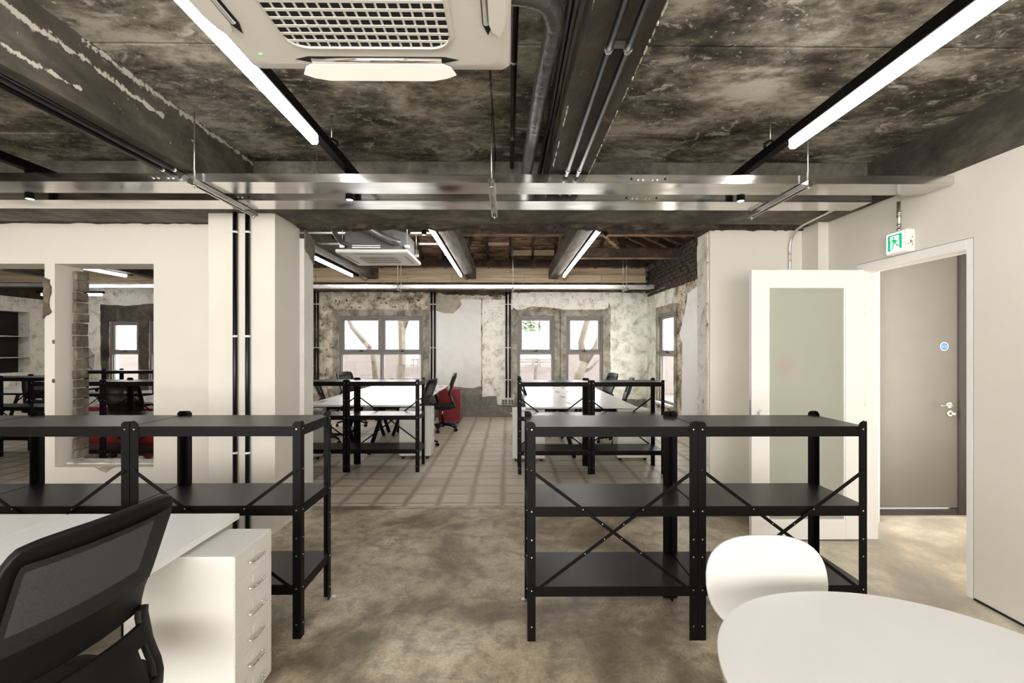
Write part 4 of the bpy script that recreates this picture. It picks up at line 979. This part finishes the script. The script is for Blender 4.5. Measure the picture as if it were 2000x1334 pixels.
dup(cr, (-4.9, 6.35, 0), R(180), 'dark red drawer cabinet low in the square opening, nearer the column')

# ------------------------------------------------------------ mesh office chairs
def bprof(h):   # backward offset of the back shell at height h
    pts = [(.44, .05), (.50, .075), (.565, .045), (.65, .018), (.71, .018), (.83, .06), (.943, .10), (1.05, .14)]
    pts[0] = (.44, .10); pts[1] = (.50, .085)
    for (a, p), (b_, q) in zip(pts, pts[1:]):
        if h <= b_: t = max(0, (h - a) / (b_ - a)); return p + (q - p) * t
    return pts[-1][1]
def office_chair(label, loc, rz):
    g = thing('office_chair', label, 'chair', loc, rz, 'black mesh office chairs')
    bs = MB().tube([(0, 0, .07), (0, 0, .13)], .035, 14).build('base', BLACKP, g)
    for k in range(5):
        a = R(72 * k + 18); d = Vector((math.cos(a), math.sin(a), 0))
        MB().tube([d * .02 + Vector((0, 0, .115)), d * .17 + Vector((0, 0, .105)), d * .29 + Vector((0, 0, .075))], 0, 8, rs=[.024, .019, .014]).build('leg', BLACKP, bs)
        s = Vector((-d.y, d.x, 0)); p = d * .29 + Vector((0, 0, .028))
        MB().tube([p - s * .024, p - s * .006], .027, 14).tube([p + s * .006, p + s * .024], .027, 14).tube([p + Vector((0, 0, .02)), p + Vector((0, 0, .05))], .01, 8).build('caster', BLACKP, bs)
    MB().tube([(0, 0, .12), (0, 0, .28)], .025, 14).build('gas_lift_sleeve', BLACKP, g); T('gas_lift', CHROME, [(0, 0, .28), (0, 0, .40)], .014, g, 12)
    B('mechanism', BLACKP, -.08, .08, -.15, .12, .385, .425, g, .01)
    # seat cushion
    mb = MB(); prev = None; N_ = 28
    rings = []
    for k_, zz in ((.86, .425), (.98, .435), (1.0, .46), (.97, .482), (.80, .49)):
        rings.append([mb.bm.verts.new((x * k_, y * k_ + .01, zz - .018 * max(0, (y - .12)) / .1)) for x, y in ring(N_, .245, .235, 4)])
    for a, b_ in zip(rings, rings[1:]):
        for i in range(N_): mb._f([a[i], a[(i + 1) % N_], b_[(i + 1) % N_], b_[i]], True)
    mb._f(rings[0][::-1], True); mb._f(rings[-1], True); mb.build('seat', FABRIC, g)
    Y0 = -.13
    def wd(h): return .215 + .015 * min(1, max(0, (h - .66) / .15)) - .02 * max(0, (h - .98) / .07)
    def S(u, h, off=0): return Vector((u * wd(h), Y0 - bprof(h) - off + .035 * u * u, h))
    hs = [.66, .69, .73, .77, .80, .83, .87, .91, .95, .975, 1.00, 1.025, 1.045]
    us = [-1, -.96, -.90, -.80, -.55, -.3, 0, .3, .55, .80, .90, .96, 1]
    mb = MB(); vt = {}
    def vv(i, j):
        if (i, j) not in vt:
            u, h = us[i], hs[j]; cr_ = max(0, (h - 1.0) / .045)   # round the top corners
            vt[(i, j)] = mb.bm.verts.new(S(u * (1 - .05 * cr_ * cr_), h + (-.012 * abs(u) ** 6 * cr_)))
        return vt[(i, j)]
    inner = MB(); iv = {}
    for j in range(len(hs) - 1):
        for i in range(len(us) - 1):
            fr = i < 3 or i >= len(us) - 4 or j >= 9 or j < 4
            if fr: mb._f([vv(i, j), vv(i + 1, j), vv(i + 1, j + 1), vv(i, j + 1)], True)
            if 2 <= i <= len(us) - 4 and 3 <= j <= 9:
                q = []
                for a, b_ in ((i, j), (i + 1, j), (i + 1, j + 1), (i, j + 1)):
                    if (a, b_) not in iv: iv[(a, b_)] = inner.bm.verts.new(S(us[a], hs[b_], .011))
                    q.append(iv[(a, b_)])
                inner._f(q, True)
    bf = mb.build('backrest_frame', BLACKP, g, .004, .022, 0, None, 1)
    inner.build('mesh_panel', MESHF, bf)
    # lower carrier: a curved Y that sweeps under the seat, with two gaps
    def S2(u, h): 
        k_ = max(0, (h - .44) / .22); ww = .185 + .03 * k_ ** .5
        return Vector((u * ww, Y0 - bprof(h) + .035 * u * u + (.09 if h < .45 else 0), h))
    h2 = [.44, .455, .48, .51, .54, .57, .60, .63, .65, .675]; u2 = [-1, -.82, -.66, -.4, 0, .4, .66, .82, 1]
    mb = MB(); vt = {}
    for j in range(len(h2) - 1):
        for i in range(len(u2) - 1):
            gap = (i in (1, 6) and 2 <= j <= 4) or (1 <= i <= 6 and j in (7, 8)) 
            if gap: continue
            q = []
            for a, b_ in ((i, j), (i + 1, j), (i + 1, j + 1), (i, j + 1)):
                if (a, b_) not in vt: vt[(a, b_)] = mb.bm.verts.new(S2(u2[a], h2[b_]))
                q.append(vt[(a, b_)])
            mb._f(q, True)
    mb.build('back_support', BLACKP, g, .004, .022, 0, None, 1)
    MB().bar((0, -.24, .43), (0, -.10, .405), .10, .03).build('back_bracket', BLACKP, g)
    return g
ch = office_chair('black mesh office chair at the white desk, beside the white drawer cabinet', (-1.322, 1.282, 0), R(83))
dup(ch, (-1.34, 6.86, 0), R(82), 'black mesh chair just behind the first back room cabinet, by the walkway')
dup(ch, (-1.20, 8.36, 0), R(100), 'black mesh chair in front of the red drawer cabinet')
dup(ch, (-2.86, 7.35, 0), R(-60), 'black mesh chair on the column side of the back desks')
dup(ch, (-3.0, 8.85, 0), R(-110), 'black mesh chair right under the double window')
dup(ch, (.42, 7.7, 0), R(-90), 'black mesh chair on the walkway side of the window bay desks')
dup(ch, (1.72, 7.15, 0), R(80), 'black mesh chair of the window bay desks nearest the narrow side window')
dup(ch, (1.74, 8.4, 0), R(100), 'black mesh chair in the room corner by the branching tree window')
dup(ch, (-5.15, 6.28, 0), R(8), 'black mesh chair seen from behind in the square opening')
dup(ch, (-8.0, 7.9, 0), R(40), 'dark chair seen in the doorway of the white wall')

# ------------------------------------------------------------ round table and shell chair
g = thing('round_table', 'white rounded table with a thin plywood edge at the corner of the view', 'table', (.975, .975, 0))
pts = ring(96, .47, .462, 2.15)
mb = MB(); mb.prism(pts, lambda a, q: (a, q, .722), lambda a, q: (a, q, .73)); mb.build('tabletop', LAMW, g, .001)
mb = MB(); mb.prism([(a * .9985, q * .9985) for a, q in pts], lambda a, q: (a, q, .708), lambda a, q: (a, q, .7219)); mb.build('tabletop_edge', PLY, g, .002)
T('column', CHROME, [(0, -.12, .02), (0, -.12, .705)], .028, g, 20); MB().tube([(0, -.12, 0), (0, -.12, .012), (0, -.12, .022)], .2, 40, rs=[.24, .24, .03]).build('base', CHROME, g)

g = thing('shell_chair', 'white two piece shell chair with chrome legs tucked under the rounded table', 'chair', (.885, 1.36, 0))
SHELL = plain('white_shell', (.60, .595, .57), .35, var=.01)
def shell(name, f, rx, ry, e, n=44, rr_=9):
    mb = MB(); c = mb.bm.verts.new(f(0, 0)); prev = None
    for k_ in range(1, rr_ + 1):
        q = k_ / rr_; cur = [mb.bm.verts.new(f(x * q, y * q)) for x, y in ring(n, rx, ry, e)]
        for i in range(n):
            j = (i + 1) % n
            if prev: mb._f([prev[i], prev[j], cur[j], cur[i]], True)
            else: mb._f([c, cur[i], cur[j]], True)
        prev = cur
    return mb.build(name, [SHELL], g, .003, .010)
def fback(x, v):      # v: -0.5..0.5 up the back
    ww = 1 - .16 * max(0, -v / .16) ** 1.5 + .0 * v
    return Vector((x * ww, .175 + .04 * (v + .16) / .32 + .03 * (1 - (v / .16) ** 2) * 0 - .20 * x * x - .25 * min(0, v + .05) ** 2 * 4, .695 + v))
shell('backrest', fback, .209, .158, 2.75)
def fseat(x, y): return Vector((x, y, .455 - .015 * (1 - (x / .2) ** 2) - .6 * max(0, -y - .14) ** 2 * 4 + .05 * max(0, y - .14)))
shell('seat', fseat, .19, .22, 2.9)
for s in (-1, 1):
    T('leg', CHROME, smooth_path([(s * .06, .02, .425), (s * .13, .05, .425), (s * .19, .09, .415), (s * .225, .12, .38), (s * .235, .15, .25), (s * .245, .19, .0)], 6), .0105, g, 12)
    T('leg', CHROME, smooth_path([(s * .06, -.02, .425), (s * .13, -.05, .425), (s * .19, -.09, .415), (s * .225, -.12, .38), (s * .235, -.15, .25), (s * .245, -.19, .0)], 6), .0105, g, 12)
    T('back_strut', CHROME, smooth_path([(s * .06, .05, .425), (s * .06, .19, .43), (s * .06, .225, .50), (s * .06, .215, .62)], 6), .008, g, 10)
T('bumper', CHROME, [(-.175, .13, .405), (-.155, .13, .425)], .012, g, 10)

# ------------------------------------------------------------ small marks on the floor, umbrella
for i, (px, py, lab) in enumerate(((653, 1163, 'white tape scrap at the foot of the walkway shelving near the drawer cabinet'), (1023, 1170, 'white tape scrap at the foot of the walkway shelving near the shell chair'),
                        (808, 927, 'white tape scrap by the back room shelving under the double window'), (1008, 927, 'white tape scrap by the back room shelving beside the walkway'),
                        (1298, 928, 'white tape scrap by the back room shelving near the side window'))):
    Y_ = 889 * 1.5 / (py - 681); X_ = (px - 992) * Y_ / 889
    tag(MB().box(X_ - .013, X_ + .013, Y_ - .012, Y_ + .012, .0003, .0025).build('tape_scrap', TAPE), lab, 'tape', 'white tape scraps on the floor')
um = thing('studio_umbrella', 'translucent white studio umbrella on a stand before the far wall', 'umbrella', (-9.72, 10.35, 0))
mb = MB(); apex = Vector((0, .12, 1.22)); N_ = 8; cpt = mb.bm.verts.new(apex); prev = None
for k_ in range(1, 4):
    q = k_ / 3; cur = [mb.bm.verts.new((math.cos(t * math.pi / 4 + .3) * .46 * q, .12 - .16 * q * q, 1.22 + math.sin(t * math.pi / 4 + .3) * .46 * q)) for t in range(N_)]
    for i in range(N_):
        j = (i + 1) % N_; mb._f([prev[i], prev[j], cur[j], cur[i]] if prev else [cpt, cur[i], cur[j]])
    prev = cur
mb.build('canopy', plain('umbrella_cloth', (.5, .49, .46), .6), um)
for i in range(N_):
    T('rib', BLACKP, [(math.cos(i * math.pi / 4 + .3) * .46 * q, .10 - .16 * q * q, 1.22 + math.sin(i * math.pi / 4 + .3) * .46 * q) for q in (0, .5, 1)], .006, um, 6)
T('stand', BLACKP, [(0, -.05, 0), (0, -.05, 1.22)], .014, um, 8); T('shaft', STEEL, [(0, -.35, 1.22), (0, .12, 1.22)], .006, um, 6)
for a in (90, 210, 330): T('leg', BLACKP, [(0, -.05, .45), (.3 * math.cos(R(a)), -.05 + .3 * math.sin(R(a)), .01)], .009, um, 6)
